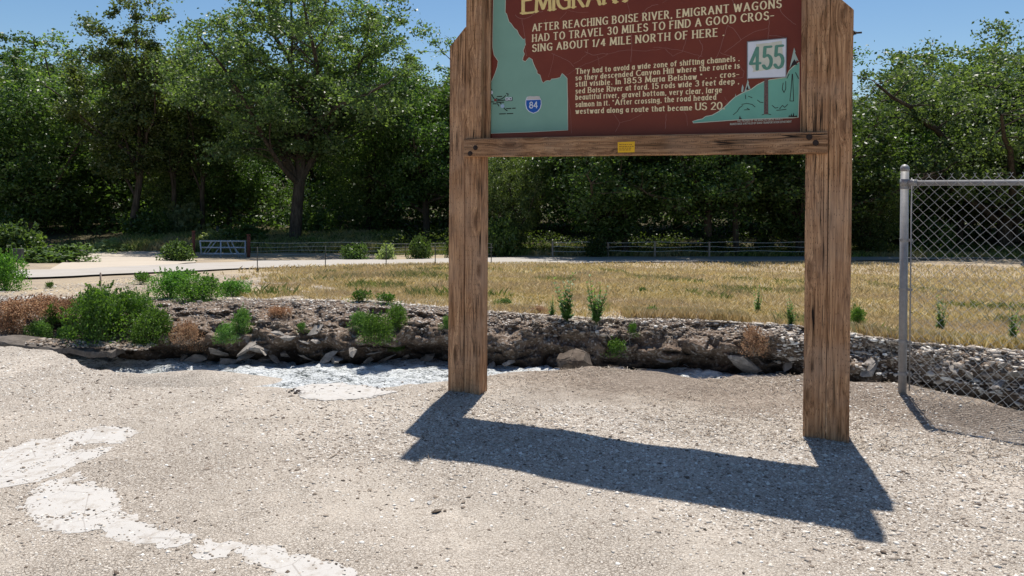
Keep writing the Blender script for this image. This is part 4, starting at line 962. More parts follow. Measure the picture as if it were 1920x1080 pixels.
BUSH = {'weed': [make_bush(s, 'weed', 5200, .030, 14) for s in (1, 2)], 'weed2': [make_bush(s, 'weed2', 4200, .032, 9) for s in (3, 4)], 'dry': [make_bush(s, 'dry', 2600, .034, 9, stemmat='dryroot') for s in (5, 6)],
        'shrub': [make_bush(s, 'leafS', 2600, .06, 9) for s in (7, 8)], 'pale': [make_bush(9, 'leafP', 1700, .07, 8)], 'tall': [make_tall(s) for s in (10, 11, 12)], 'sparse': [make_bush(13, 'weed', 900, .05, 6)]}
cnt = {}
def plant(name, pos, kind, w, h, label, cat='weed', group=None, rz=None):
    i = cnt.get(kind, 0); cnt[kind] = i + 1; st, fo = BUSH[kind][i % len(BUSH[kind])]
    t = empty(name, pos, rz if rz is not None else i * 2.4); q_ = 1.45 if kind == 'tall' else 1.0; t.scale = (w / 2 * q_, w / 2 * q_, h * q_); tag(t, label, cat, group)
    mobj('stem', st, t); mobj('foliage', fo, t); return t
def bank_pos(px, py):
    """pixel -> point on the far bank face (nearest mesh point along the ray)"""
    d = ray(px, py); D = np.array(d) / d.length; Q = BANKV.reshape(-1, 3) - np.array([0, 0, CAM_H]); t = Q @ D
    e = np.linalg.norm(Q - t[:, None] * D, axis=1) ; k = np.where(e < .06)[0]
    if len(k) == 0: k = [int(np.argmin(e))]
    j = k[int(np.argmin(t[k]))]; return Vector(BANKV.reshape(-1, 3)[j])
def pxw(pos, px_w): return px_w * (pos - Vector((0, 0, CAM_H))).length / FPX
def bplant(name, px, pyb, wpx, hpx, kind, label, cat='weed', group=None, bank=True):
    p = bank_pos(px, pyb) if bank else on_field(px, pyb)
    return plant(name, p - Vector((0, 0, .02)), kind, pxw(p, wpx), pxw(p, hpx), label, cat, group)
B_ = bplant
B_('green_bush', 186, 636, 130, 92, 'weed', 'large rounded bright green bush hanging over the canal at left', 'bush')
B_('green_bush', 178, 590, 90, 56, 'weed', 'green bush on the bank top behind the largest canal bush', 'bush')
B_('green_bush', 250, 588, 84, 52, 'weed', 'green bush between the stake and the middle canal bushes', 'bush')
B_('green_bush', 286, 632, 78, 62, 'weed', 'rounded green bush on the bank just right of the largest one', 'bush')
B_('green_bush', 256, 640, 40, 42, 'weed', 'small green bush squeezed between the two big canal bushes', 'bush')
B_('green_bush', 318, 560, 92, 54, 'weed', 'dense green weeds on the bank top below the metal gate', 'bush', bank=False)
B_('green_bush', 372, 564, 96, 50, 'weed', 'green weeds at the bank edge right of the stake', 'bush', bank=False)
B_('green_bush', 436, 556, 78, 34, 'weed', 'low green weeds at the right end of the bank top clump', 'bush', bank=False)
B_('green_bush', 345, 532, 90, 26, 'sparse', 'loose grassy weeds along the road below the gate', 'bush', bank=False)
B_('green_bush', 262, 534, 50, 22, 'sparse', 'sparse tuft on bare soil near the road', 'bush', bank=False)
B_('green_weed', 452, 616, 48, 48, 'weed2', 'grey green weed growing down the rubble bank', 'weed')
B_('green_weed', 418, 644, 54, 34, 'weed2', 'dull green weed low on the bank above the slabs', 'weed')
B_('green_weed', 95, 604, 44, 34, 'weed', 'green weed among the reddish dry weeds', 'weed')
B_('green_weed', 76, 640, 48, 32, 'weed2', 'green weed low on the bank under the dry weeds', 'weed')
B_('green_weed', 118, 632, 36, 26, 'weed2', 'small dark weed beside the largest canal bush', 'weed')
B_('green_weed', 14, 545, 70, 66, 'weed', 'tall green weeds at the left edge of the road', 'weed', bank=False)
B_('green_weed', 96, 541, 22, 13, 'sparse', 'tiny tuft alone on bare soil near the left edge', 'weed', bank=False)
B_('green_bush', 706, 640, 78, 58, 'weed', 'green bush hanging on the bank left of the left sign post', 'bush')
B_('green_bush', 678, 606, 58, 36, 'weed2', 'dark green weed at the top left of the hanging bush', 'bush')
B_('green_bush', 744, 606, 50, 46, 'weed', 'green bush on the bank edge nearest the left sign post', 'bush')
B_('green_bush', 743, 662, 40, 26, 'weed', 'bright green tuft low above the water', 'bush')
B_('green_weed', 672, 566, 62, 24, 'sparse', 'low green weeds on the grass edge above the hanging bush', 'weed', bank=False)
B_('green_weed', 726, 570, 60, 22, 'sparse', 'row of small green weeds along the grass edge', 'weed', bank=False)
B_('green_weed', 828, 612, 30, 24, 'weed2', 'weed half hidden by the left sign post', 'weed')
B_('green_weed', 562, 612, 28, 18, 'sparse', 'small tuft on the rubble bank', 'weed')
B_('green_weed', 945, 574, 46, 18, 'weed', 'low bright weed right of the left sign post', 'weed', bank=False)
B_('tall_weed', 1064, 601, 62, 70, 'tall', 'tall upright weed on the bank edge, left of the two tallest', 'weed', bank=False)
B_('tall_weed', 1118, 604, 58, 66, 'tall', 'tall upright weed on the bank edge, right of the two tallest', 'weed', bank=False)
B_('tall_weed', 1035, 592, 22, 30, 'tall', 'short upright weed left of the two tall ones', 'weed', bank=False)
B_('tall_weed', 1420, 588, 24, 40, 'tall', 'thin dry stalked weed in the grass left of the right post', 'weed', bank=False)
B_('tall_weed', 1482, 610, 30, 42, 'tall', 'upright weed at the grass edge beside the right sign post', 'weed', bank=False)
B_('green_weed', 1221, 594, 34, 24, 'weed', 'small leafy weed at the grass edge under the board middle', 'weed', bank=False)
B_('green_weed', 1203, 552, 30, 14, 'sparse', 'thin green tuft inside the dry grass', 'weed', bank=False)
B_('green_weed', 1606, 611, 38, 38, 'weed', 'leafy weed just right of the right sign post', 'weed', bank=False)
B_('green_weed', 1187, 620, 26, 26, 'sparse', 'single pale seedling on the bank crest', 'weed', bank=True)
B_('green_weed', 1156, 668, 56, 32, 'sparse', 'low leafy weed on the bank face', 'weed', bank=True)
B_('tall_weed', 1762, 622, 34, 46, 'tall', 'upright weed seen through the chain link fence', 'weed', bank=False)
B_('tall_weed', 1896, 640, 32, 44, 'tall', 'upright weed near the right edge behind the fence', 'weed', bank=False)
for px, py, w, h, l in ((28, 596, 90, 38, 'reddish dry weed at the far left of the bank top'), (78, 588, 80, 32, 'reddish dry weed left of the green bushes'), (130, 590, 60, 36, 'reddish dry weed touching the largest bush'), (8, 620, 60, 36, 'rust coloured weed above the concrete ledge'),
                        (346, 634, 60, 44, 'reddish dry weed on the bank right of the green bushes'), (362, 660, 52, 36, 'rust coloured weed just above the canal slabs'), (520, 590, 60, 20, 'flattened dry weed on top of the rubble bank'), (1012, 588, 40, 18, 'dry reddish weed near the short upright weed'), (1180, 590, 60, 16, 'dry reddish growth along the grass edge'), (1420, 668, 60, 52, 'brown root clump overhanging the canal')):
    B_('dry_weed', px, py, w, h, 'dry', l, 'weed', bank=py > 600 or px < 200 and False)
for px, py, w, h, k, l in ((275, 452, 90, 50, 'shrub', 'bright green bush at the end of the dirt track'), (352, 446, 84, 58, 'pale', 'pale leafed bush left of the gate'), (665, 488, 58, 32, 'shrub', 'yellow green shrub behind the road right of the gate'), (722, 488, 44, 30, 'pale', 'small broad leafed shrub beside the road'), (786, 486, 56, 44, 'shrub', 'bright shrub behind the road near the left sign post'),
                           (1122, 482, 50, 40, 'shrub', 'small sunlit shrub in the shade under the board'), (940, 480, 80, 70, 'shrub', 'leafy shrub beside the left sign post beyond the road'), (1340, 478, 60, 36, 'shrub', 'shrub beside the far wire fence under the board'), (1432, 474, 44, 30, 'shrub', 'small shrub near the right post beyond the road'), (1745, 474, 80, 58, 'shrub', 'pale green shrub seen through the chain link fence'),
                           (20, 490, 110, 60, 'shrub', 'green shrub at the left edge behind the thin post'), (110, 492, 130, 30, 'shrub', 'low weeds between track and left shrub'), (210, 472, 90, 20, 'pale', 'low pale weeds along the dirt track'), (330, 490, 70, 36, 'shrub', 'weeds at the foot of the gate post'), (600, 446, 90, 50, 'shrub', 'green shrub right of the big trunk'), (460, 462, 100, 40, 'shrub', 'tall grass and shrubs behind the gate'),
                           (410, 462, 80, 30, 'pale', 'pale weeds behind the metal gate'), (1640, 478, 70, 50, 'shrub', 'shrub beyond the road right of the right sign post'), (860, 484, 60, 60, 'shrub', 'shrub hidden partly by the left sign post')):
    B_('shrub', px, py, w, h, k, l, 'shrub', bank=False)

# ------------------------------------------------------------------ grasses
def blades(name, P, h, w, mat, seed, lean=.35):
    rs = np.random.default_rng(seed); n = len(P); a = rs.uniform(0, 2 * pi, n)
    hh = h * rs.uniform(.5, 1.3, n); ww = w * rs.uniform(.7, 1.3, n)
    s = np.stack([np.cos(a) * ww, np.sin(a) * ww, 0 * a], 1); tip = rs.normal(size=(n, 3)) * lean * hh[:, None]; tip[:, 2] = hh
    mid = P + tip * np.array([.35, .35, .6])
    V = np.stack([P - s, P + s, mid + s * .8, P + tip, mid - s * .8], 1)
    V = np.stack([P - s, P + s, mid + s * .7, P + tip], 1).reshape(-1, 3)
    F = np.arange(n * 4, dtype=np.int32).reshape(n, 4)
    return tag(mobj(name, fast_mesh(name, V, F, MT[mat])), kind='stuff')
rs = np.random.default_rng(5)
def field_points(n, x0, x1, d0, d1, pw=1.0, clump=0.0, edge=0.0):
    X = rs.uniform(-1, 1, n); t = rs.uniform(0, 1, n) ** pw; D = d0 + (d1 - d0) * t
    X = x0 + (x1 - x0) * (X + 1) / 2
    Y = topY(X) + D
    X = X * np.clip(Y / 12.0, 1, 3.4) if False else X
    if clump:
        k = vnoise(X * 2.2, Y * 1.4, 0, 19) + .6 * vnoise(X * 7, Y * 5, 0, 23) + rs.uniform(-.9, .9, n) + edge * np.clip(D, 0, 3) > clump; X, Y = X[k], Y[k]
    return np.stack([X, Y, field_z(X, Y) - .01], 1)
def left_limit(P):   # grass starts right of the bare soil on the left, widening with distance
    px = PCX + FPX * P[:, 0] / P[:, 1]; d = P[:, 1] - topY(P[:, 0])
    k = px + 45 * vnoise(P[:, 0] * 1.3, P[:, 1] * 1.3, 0, 8) > 470 - d * 3
    py = PCY + FPX * (CAM_H - P[:, 2]) / P[:, 1] - 15
    lim = np.interp(px, [400, 620, 800, 910, 1100, 1500, 1700, 2000], [512, 503, 498, 495.5, 494, 490, 485, 483])
    bare = vnoise(P[:, 0] * 3, P[:, 1] * 2, 0, 68) * .5 + .5 + .25 * vnoise(P[:, 0] * 9, P[:, 1] * 9, 0, 69); dens = np.clip((px - 470 + 70 * vnoise(P[:, 0], P[:, 1], 0, 4)) / 260, .03, 1.2)
    return P[k & (py > lim) & (bare < dens + .15)]
# near, middle and far belts
blades('dry_grass', left_limit(field_points(80000, -5, 9.5, .12, 5, 1.1, -.1, .3)), .075, .0040, 'straw', 51, .45)
blades('dry_grass', left_limit(field_points(80000, -8, 15, 4.5, 13, 1, -.35, .15)), .11, .008, 'straw', 52, .4)
blades('dry_grass', left_limit(field_points(78000, -13, 28, 12, 36, 1)), .14, .018, 'straw', 53, .4)
gp = field_points(60000, -5, 12, .2, 20, 1.2); k = (vnoise(gp[:, 0] * .8, gp[:, 1] * .55, 0, 29) > .42); gp = left_limit(gp[k])
blades('green_tufts', gp, .15, .007, 'greengrass', 54, .4)
# yellow fringe at grass edge
gp = left_limit(field_points(26000, .8, 8, .08, .55, 1)); k = vnoise(gp[:, 0] * 1.6, 0 * gp[:, 0], 0, 33) > -.1
blades('golden_fringe', gp[k], .12, .0035, 'straw', 55, .25)
# long grass by the gate and behind the road
n = 26000; X = rs.uniform(-26, -8, n); Y = rs.uniform(46.5, 56, n); blades('long_grass', np.stack([X, Y, field_z(X, Y)], 1), .55, .03, 'greengrass', 56, .3)
n = 26000; X = rs.uniform(-9, 34, n); Y = rs.uniform(45.5, 50, n); blades('verge_grass', np.stack([X, Y, field_z(X, Y)], 1), .3, .03, 'greengrass', 57, .4)

n = 42000; X = rs.uniform(-28, 34, n); Y = 46.6 + rs.uniform(0, 1, n) * 4.5; k = vnoise(X * .5, Y * .8, 0, 87) + .5 * vnoise(X * 2, Y * 2, 0, 88) + rs.uniform(-.5, .5, n) > -.05
k &= ~((X > -27) & (X < -19) & (Y < 53)); X, Y = X[k], Y[k]; Hh = .35 + .75 * np.clip(vnoise(X * .45, Y * .6, 0, 89) + .4, 0, 1.4)
V, F = leaf_quads(np.stack([X, Y, field_z(X, Y) + rs.uniform(0, 1, len(X)) * Hh], 1), .075, rs)
tag(mobj('verge_weeds', fast_mesh('verge_weeds', V, F, MT['leafS'])), kind='stuff')
# ------------------------------------------------------------------ gate, posts, wire fences
gl = on_field(370, 493); gr = on_field(463, 492)
gY = 43.5
def atg(px, py): return AtY(px, py, gY)
gz = fz(atg(400, 490).x, gY)
k_ = gY / FPX
gate = empty('metal_gate', (atg(371, 490).x, gY, gz)); tag(gate, 'grey tube farm gate with diagonal braces between two rusty posts', 'gate')
def gp_(px, py, dy=0): p = atg(px, py); return (p.x - gate.location.x, dy, p.z - gate.location.z)
for y in (452, 464, 476, 490):
    m = MB(); m.tube([gp_(376 if y < 480 else 386, y), gp_(460, y + .3)], .045, 8); m.obj('rail', MT['gate'], gate, True)
m = MB(); m.tube([gp_(460, 451), gp_(460, 491)], .045, 8); m.obj('end_stile', MT['gate'], gate, True)
m = MB(); m.tube([gp_(375, 451), gp_(378, 478), ], .045, 8); m.obj('end_stile', MT['gate'], gate, True)
m = MB(); m.tube([gp_(414, 451), gp_(414, 491)], .045, 8); m.obj('middle_stile', MT['gate'], gate, True)
for a, b in (((404, 452), (386, 476)), ((396, 452), (380, 476)), ((410, 464), (392, 489)), ((424, 452), (438, 490)), ((432, 452), (450, 490)), ((438, 464), (452, 484))):
    m = MB(); m.tube([gp_(a[0], a[1], .12), gp_(b[0], b[1], .12)], .032, 6); m.obj('brace', MT['gate'], gate, True)
def rod_post(name, px, pyt, pyb, rpx, mat, label, Y=None, cat='post', group=None, extra=None):
    b = on_field(px, pyb) if Y is None else AtY(px, pyb, Y)
    if Y: b.z = min(b.z, fz(b.x, b.y) + .4)
    t = AtY(px, pyt, b.y); d = b.y / FPX
    e = empty(name, b); tag(e, label, cat, group)
    m = MB(); m.tube([(0, 0, -.5), (0, 0, (t.z - b.z) * .5), (t.x - b.x, 0, t.z - b.z)], rpx * d, 10); m.obj('shaft', MT[mat], e, True)
    return e, t - b, d
e, h, d = rod_post('gate_post', 363, 435, 493, 3.0, 'rust', 'rusty brown post left of the metal gate', gY)
m = MB(); m.tube([(0, 0, h.z), (0, 0, h.z + .06)], 3.6 * d, 10); m.obj('cap', MT['rust'], e)
e, h, d = rod_post('gate_post', 466, 441, 493, 3.2, 'rust', 'red rusty post at the right end of the gate', gY)
m = MB(); m.tube([(0, 0, h.z), (0, 0, h.z + .05)], 3.8 * d, 10); m.obj('cap', MT['rust'], e)
e, h, d = rod_post('corner_post', 408, 424, 452, 2.6, 'tpost', 'dark braced corner post seen above the gate', 50)
m = MB(); m.tube([(0, 0, h.z * .8), (.75, 0, .0)], .06, 6); m.tube([(.95, 0, h.z * .7), (.75, 0, .0)], .05, 6); m.obj('brace', MT['tpost'], e)
# thin post with a small box at the left
e, h, d = rod_post('box_post', 33.5, 468, 521, 1.0, 'tpost', 'thin dark post carrying a small dark box near the left edge')
m = MB(); m.box((0, 0, h.z - .10), (.22, .1, .24)); m.obj('box', MT['tpost'], e)
e, h, d = rod_post('wooden_stake', 188.5, 513, 538, 1.6, 'stake', 'short weathered stake on bare soil behind the green bushes')
m = MB(); m.tube([(0, 0, h.z), (0, 0, h.z + .02)], [1.7 * d, .9 * d], 10); m.obj('tip', MT['stake'], e)
# near wire fence along the road
tp = []
for i, (px, a, b) in enumerate(((482.5, 463, 511), (610, 461, 504), (724, 460, 501), (816, 459, 499), (921, 458, 497))):
    e, h, d = rod_post('t_post', px, a, b, .85, 'tpost', 'thin steel post this side of the road, ' + ('nearest the gate', 'second from the gate', 'midway from gate to left sign post', 'just left of the left sign post', 'just right of the left sign post')[i], None, 'post')
    m = MB(); m.box((0, .02, .06), (.06, .006, .1)); m.obj('anchor_plate', MT['tpost'], e)
    tp.append((e.location.copy(), h))
wf = empty('wire_fence', (0, 0, 0)); tag(wf, 'sagging strands of wire strung between the gate and the left sign post', 'fence')
for k, (y0, y1) in enumerate(((454.5, 457), (463, 463), (470.5, 469), (479, 476))):
    pts = []
    for i in range(41):
        t = i / 40; px = 470 + (925 - 470) * t; py = y0 + (y1 - y0) * t + 1.2 * sin(t * 4 * pi + k) 
        pts.append(AtY(px, py, 44.8))
    m = MB(); m.tube(pts, .012, 4); m.obj('wire', MT['wire'], wf)
for px in (683, 760):
    m = MB(); b = AtY(px, 488, 44.8); t = AtY(px, 458, 44.8); m.tube([(b.x, b.y, fz(b.x, b.y) - .3), t], .03, 5); m.obj('post', MT['tpost'], wf)
wf2 = empty('far_fence', (0, 0, 0)); tag(wf2, 'post and wire fence in deep shade beyond the road under the board', 'fence')
for px, a, b in ((1036, 452, 482), (1228, 452, 484), (1140, 455, 482), (1330, 453, 482), (1560, 452, 480)):
    m = MB(); q = AtY(px, b, 45.3); t = AtY(px, a, 45.3); m.tube([(q.x, q.y, fz(q.x, q.y) - .3), t], .055, 6); m.obj('post', MT['stake'], wf2)
for y0 in (454.5, 463, 471):
    m = MB(); m.tube([AtY(1036 + 524 * i / 30, y0 + 1.0 * sin(i * .8 + y0), 45.3) for i in range(31)], .016, 4); m.obj('wire', MT['wire'], wf2)

# ------------------------------------------------------------------ rocks, slabs, ledge
def rock_mesh(seed, flat_=.5, n=16, sharp=.012, elong=1.5):
    rs = np.random.default_rng(seed); bm = bmesh.new()
    for _ in range(n):
        v = rs.normal(size=3); v /= np.linalg.norm(v); v *= rs.uniform(.8, 1); bm.verts.new((v[0] * elong, v[1], v[2] * flat_))
    r = bmesh.ops.convex_hull(bm, input=bm.verts[:]); bmesh.ops.delete(bm, geom=[g for g in r['geom_interior'] if isinstance(g, bmesh.types.BMVert)], context='VERTS')
    bmesh.ops.dissolve_limit(bm, angle_limit=.25, verts=bm.verts[:], edges=bm.edges[:])
    bmesh.ops.bevel(bm, geom=bm.edges[:], offset=.018, segments=1, affect='EDGES')
    bmesh.ops.triangulate(bm, faces=bm.faces[:]); bmesh.ops.subdivide_edges(bm, edges=bm.edges[:], cuts=1)
    for v in bm.verts:
        v.co += Vector(rs.normal(size=3)) * .022
    bmesh.ops.recalc_face_normals(bm, faces=bm.faces[:]); me = bpy.data.meshes.new('rock'); bm.to_mesh(me); bm.free(); return me
RM = [rock_mesh(s, f, 10) for s, f in ((1, .28), (2, .2), (3, .42), (4, .55), (5, .18), (6, .38))]
for me in RM: me.materials.append(MT['rockg'])
slabs = [(462, 645, 46, 0), (452, 664, 40, 4, ), (480, 655, 30, 3), (500, 660, 34, 1), (492, 676, 30, 5), (522, 674, 36, 0), (545, 668, 30, 2), (576, 678, 34, 4), (590, 610, 30, 3), (520, 618, 26, 2), (548, 638, 28, 5), (566, 640, 24, 1), (612, 664, 36, 2), (640, 676, 38, 3), (662, 660, 26, 5), (690, 680, 30, 0), (722, 682, 42, 1),
         (760, 678, 30, 4), (800, 680, 50, 0), (410, 668, 40, 1), (375, 672, 34, 2), (340, 676, 30, 3), (350, 690, 26, 5), (300, 688, 22, 3), (600, 640, 24, 0), (700, 668, 26, 4), (430, 680, 30, 2), (950, 684, 28, 3), (925, 690, 26, 5), (1240, 682, 26, 2), (1395, 690, 56, 3), (1640, 690, 40, 0), (1300, 668, 20, 1), (1480, 690, 26, 2), (1815, 700, 24, 3), (1860, 720, 30, 2), (1900, 705, 22, 1), (1780, 690, 20, 4), (1885, 690, 26, 0)]
for i, (px, py, w, k) in enumerate(slabs):
    p = bank_pos(px, py); s = pxw(p, w) / 1.9
    o = mobj('concrete_chunk', RM[k], None, p + Vector((0, -.02, 0))); o.scale = (s, s * .8, s); o.rotation_euler = (rs.uniform(-.7, .7), rs.uniform(-.5, .5), rs.uniform(0, 6))
    tag(o, ('large' if w > 35 else 'small' if w < 27 else 'angular') + ' broken concrete chunk ' + ('at the waterline' if py > 668 else 'on the bank') + ' below ' + landmark(px), 'rock', 'broken concrete chunks along the far canal bank')
bl = rock_mesh(47, .8, 60, elong=1.2); bl.materials.append(MT['rockb'])
p = G(1077, 690, -.42); p = AtY(1077, 678, 7.9); o = mobj('boulder', bl, None, p); o.scale = (.175, .16, .17); tag(o, 'round brown boulder standing in the canal under the tall weeds', 'rock')
p = AtY(990, 690, 7.8)
# concrete ledge at the left, built along the bank foot
m = MB(); q0 = AtY(-260, 636, 9.0); 
pts = [(-300, 628), (0, 643), (60, 650), (130, 655), (215, 662)]
V, F = [], []
for i, (px, py) in enumerate(pts):
    a = AtY(px, py, 8.95); b = a + Vector((0, .32, .03)); j = random.uniform(-.015, .015)
    V += [(a.x, a.y + j, a.z + j), (b.x, b.y, b.z), (b.x, b.y, b.z - .10), (a.x, a.y + j, a.z - .07)]
for i in range(len(pts) - 1):
    for a, b in ((0, 1), (1, 2), (2, 3), (3, 0)): F.append((i * 4 + a, i * 4 + b, i * 4 + 4 + b, i * 4 + 4 + a))
F.append((0, 3, 2, 1)); e = (len(pts) - 1) * 4; F.append((e, e + 1, e + 2, e + 3))
me = py_mesh('concrete_ledge', V, F, MT['ledge']); bm = bmesh.new(); bm.from_mesh(me); bmesh.ops.subdivide_edges(bm, edges=bm.edges[:], cuts=4, use_grid_fill=True)
for v in bm.verts: v.co += Vector((0, .07 * float(vnoise(v.co.x * 5, v.co.z * 9)) + .03 * float(vnoise(v.co.x * 19, v.co.z * 9)), .03 * float(vnoise(v.co.x * 6, v.co.y * 6, 3)) + .015 * float(vnoise(v.co.x * 21, v.co.y * 16, 3))))
bmesh.ops.recalc_face_normals(bm, faces=bm.faces[:]); bm.to_mesh(me); bm.free()
tag(mobj('concrete_ledge', me), 'cracked concrete ledge along the dark hollow at the left end of the canal', 'ledge')

# loose stuff on the bank: clods and roots
rs = np.random.default_rng(15)
ico = bmesh.new(); bmesh.ops.create_icosphere(ico, subdivisions=1, radius=1); IV0 = np.array([tuple(v.co) for v in ico.verts]); IF0 = np.array([[v.index for v in f.verts] for f in ico.faces]); ico.free()
OV = np.array([(1, 0, 0), (-1, 0, 0), (0, 1, 0), (0, -1, 0), (0, 0, 1), (0, 0, -1)], float); OF = np.array([(4, 0, 2), (4, 2, 1), (4, 1, 3), (4, 3, 0), (5, 2, 0), (5, 1, 2), (5, 3, 1), (5, 0, 3)])
def chunks(name, P, size, mat, seed, flat_=.6, el=1.4, octa=False):
    IV, IF = (OV, OF) if octa else (IV0, IF0)
    rs = np.random.default_rng(seed); n = len(P); s = size * rs.uniform(.5, 1.0, n) ** 1.5
    s = np.where(rs.uniform(0, 1, n) < .08, s * 1.9, s)
    a = rs.uniform(0, 2 * pi, n); ca, sa = np.cos(a), np.sin(a)
    base = IV[None] * (1 + rs.uniform(-.28, .28, (n, len(IV), 1))); base = base * np.array([el, 1, flat_])
    t = rs.normal(0, .35, n); ct, st = np.cos(t), np.sin(t)
    y = base[..., 1] * ct[:, None] - base[..., 2] * st[:, None]; z = base[..., 1] * st[:, None] + base[..., 2] * ct[:, None]; x = base[..., 0]
    V = np.stack([x * ca[:, None] - y * sa[:, None], x * sa[:, None] + y * ca[:, None], z], -1) * s[:, None, None] + P[:, None]
    F = (IF[None] + (np.arange(n) * len(IV))[:, None, None]).reshape(-1, 3)
    return tag(mobj(name, fast_mesh(name, V.reshape(-1, 3), F, mat)), kind='stuff')
def mat_chunks(name, stops, dk=.35):
    m = NT(name); g = m.n('NewGeometry'); n = m.noise(m.pos(False), 60, 4, .7)
    c = m.ramp(g.outputs['Random Per Island'], stops); c = m.mix(m.ramp(n, [(.35, dk), (.6, 0.0)]), c, (.1, .08, .06, 1)); m.bsdf(c, .92, None, .15); return m.m
MC = mat_chunks('bank_clods', [(0, (.13, .095, .07, 1)), (.4, (.27, .21, .165, 1)), (.8, (.42, .36, .30, 1)), (1, (.58, .54, .49, 1))])
MP = mat_chunks('mixed_pebbles', [(0, (.13, .10, .08, 1)), (.15, (.28, .23, .185, 1)), (.45, (.46, .40, .34, 1)), (.8, (.62, .57, .50, 1)), (1, (.80, .77, .72, 1))], .1)
BV = BANKV[44:, 29:-29].reshape(-1, 3)
chunks('bank_clods', BV[rs.integers(0, len(BV), 4200)], .022, MC, 61)
sel = BANKV[60:, 29:-29].reshape(-1, 3); chunks('crest_gravel', sel[rs.integers(0, len(sel), 6500)] + (0, 0, .005), .015, MP, 62)
X = rs.uniform(-8, 8, 5000); Y = topY(X) + rs.exponential(.25, 5000); chunks('crest_gravel', np.stack([X, Y, field_z(X, Y)], 1), .017, MP, 63)
X = rs.uniform(3.0, 7.5, 60000); sel2 = BANKV[22:, 29:-29].reshape(-1, 3); sel2 = sel2[(sel2[:, 0] > 3.1)]
chunks('slope_rubble', sel2[rs.integers(0, len(sel2), 4200)] + (0, -.01, .012), .026, MP, 68, .45)
X = rs.uniform(-9, -1.5, 5000); Y = topY(X) + rs.uniform(0, 9, 5000); chunks('soil_debris', np.stack([X, Y, field_z(X, Y) + .002], 1), .020, MP, 69, .45, 1.3, True)
# roots and dead stalks
P = BV[rs.integers(0, len(BV), 3600)]; kx = (vnoise(P[:, 0] * 1.4, P[:, 2] * 3, 0, 37) > -.05); P = P[kx]; n = len(P)
d = rs.normal(size=(n, 3)); d[:, 1] = -np.abs(d[:, 1]) * .5; d /= np.linalg.norm(d, axis=1)[:, None]; l = rs.uniform(.03, .16, n)[:, None]; s = np.cross(d, rs.normal(size=(n, 3))); s /= np.linalg.norm(s, axis=1)[:, None]; s *= .0032
P = P + (0, -.02, .01); mid = P + d * l * .5 + rs.normal(size=(n, 3)) * .012
V = np.stack([P - s, P + s, mid + s, P + d * l + s * .3, P + d * l - s * .3, mid - s], 1).reshape(-1, 3); b = (np.arange(n) * 6)[:, None]
tag(mobj('bank_roots', fast_mesh('bank_roots', V, np.concatenate([b + [0, 1, 2, 5], b + [5, 2, 3, 4]]), MT['dryroot'])), kind='stuff')

# ------------------------------------------------------------------ gravel on the lot (real pebbles)
rs = np.random.default_rng(16)
n = 330000; X = rs.uniform(-5.6, 5.6, n); Y = 2.9 + (rs.uniform(0, 1, n) ** .8) * 5.2
k = (Y < lipY(X) - .02) & (np.abs(X) < Y * .72 + .9); X, Y = X[k], Y[k]
coarse = np.clip(1.25 - np.abs(Y - (5.1 - .32 * X) + .5 * vnoise(X * .7, Y * .7, 0, 58)) / 1.3, 0, 1) * np.clip((X + 2.6) / 1.4, .25, 1) + .9 * np.clip((X - 1.2) / 1.2, 0, 1)
dens = .55 * vnoise(X * .6, Y * .6, 0, 51) + .4 * vnoise(X * 2.5, Y * 2.5, 0, 52) + 1.1 * np.minimum(coarse, 1) + .1
lz = np.clip((X + .3) / .5, 0, 1) * np.clip((1.3 - (lipY(X) - Y)) / .5, 0, 1)
k = dens - 1.1 * lz + rs.uniform(-.8, .8, len(X)) > .3; X, Y, coarse = X[k], Y[k], coarse[k]
P = np.stack([X, Y, near_z(X, Y) - .0012], 1); o_ = rs.uniform(0, 1, len(P)) < np.clip(coarse * 1.2, .12, 1)
A = P[o_][:62000]; B2 = P[~o_][:40000]
chunks('gravel', A, .0105, MP, 64, .6, 1.25, True); chunks('gravel', B2, .0070, MP, 65, .6, 1.3, True)
print('pebbles', len(A), len(B2))
X = rs.uniform(-4.5, 4.5, 170); Y = rs.uniform(3, 6.6, 170); chunks('scattered_dark_stones', np.stack([X, Y, near_z(X, Y) + .001], 1), .010, mat_chunks('dark_stones', [(0, (.04, .035, .03, 1)), (1, (.14, .11, .09, 1))]), 66)
# straw and chips on the brown soil behind the sign
n = 15000; X = rs.uniform(-.6, 5.2, n); Y = lipY(X) - rs.uniform(0, 1, n) ** 1.2 * 1.9 ; k = vnoise(X * 1.5, Y * 1.5, 0, 57) + rs.uniform(-.6, .6, n) > -.3; X, Y = X[k], Y[k]; n = len(X)
P = np.stack([X, Y, near_z(X, Y) + rs.uniform(.002, .02, n)], 1); a = rs.uniform(0, 2 * pi, n); l = rs.uniform(.012, .07, n) ** 1.0
d = np.stack([np.cos(a), np.sin(a), rs.normal(0, .18, n)], 1) * l[:, None] / 2; s = np.stack([-np.sin(a), np.cos(a), 0 * a], 1) * .0018
V = np.stack([P - d - s, P + d - s, P + d + s, P - d + s], 1).reshape(-1, 3)
tag(mobj('straw_litter', fast_mesh('straw_litter', V, np.arange(n * 4).reshape(n, 4), mat_chunks('straw_chips', [(0, (.12, .085, .06, 1)), (.5, (.30, .24, .18, 1)), (1, (.62, .56, .47, 1))]))), kind='stuff')
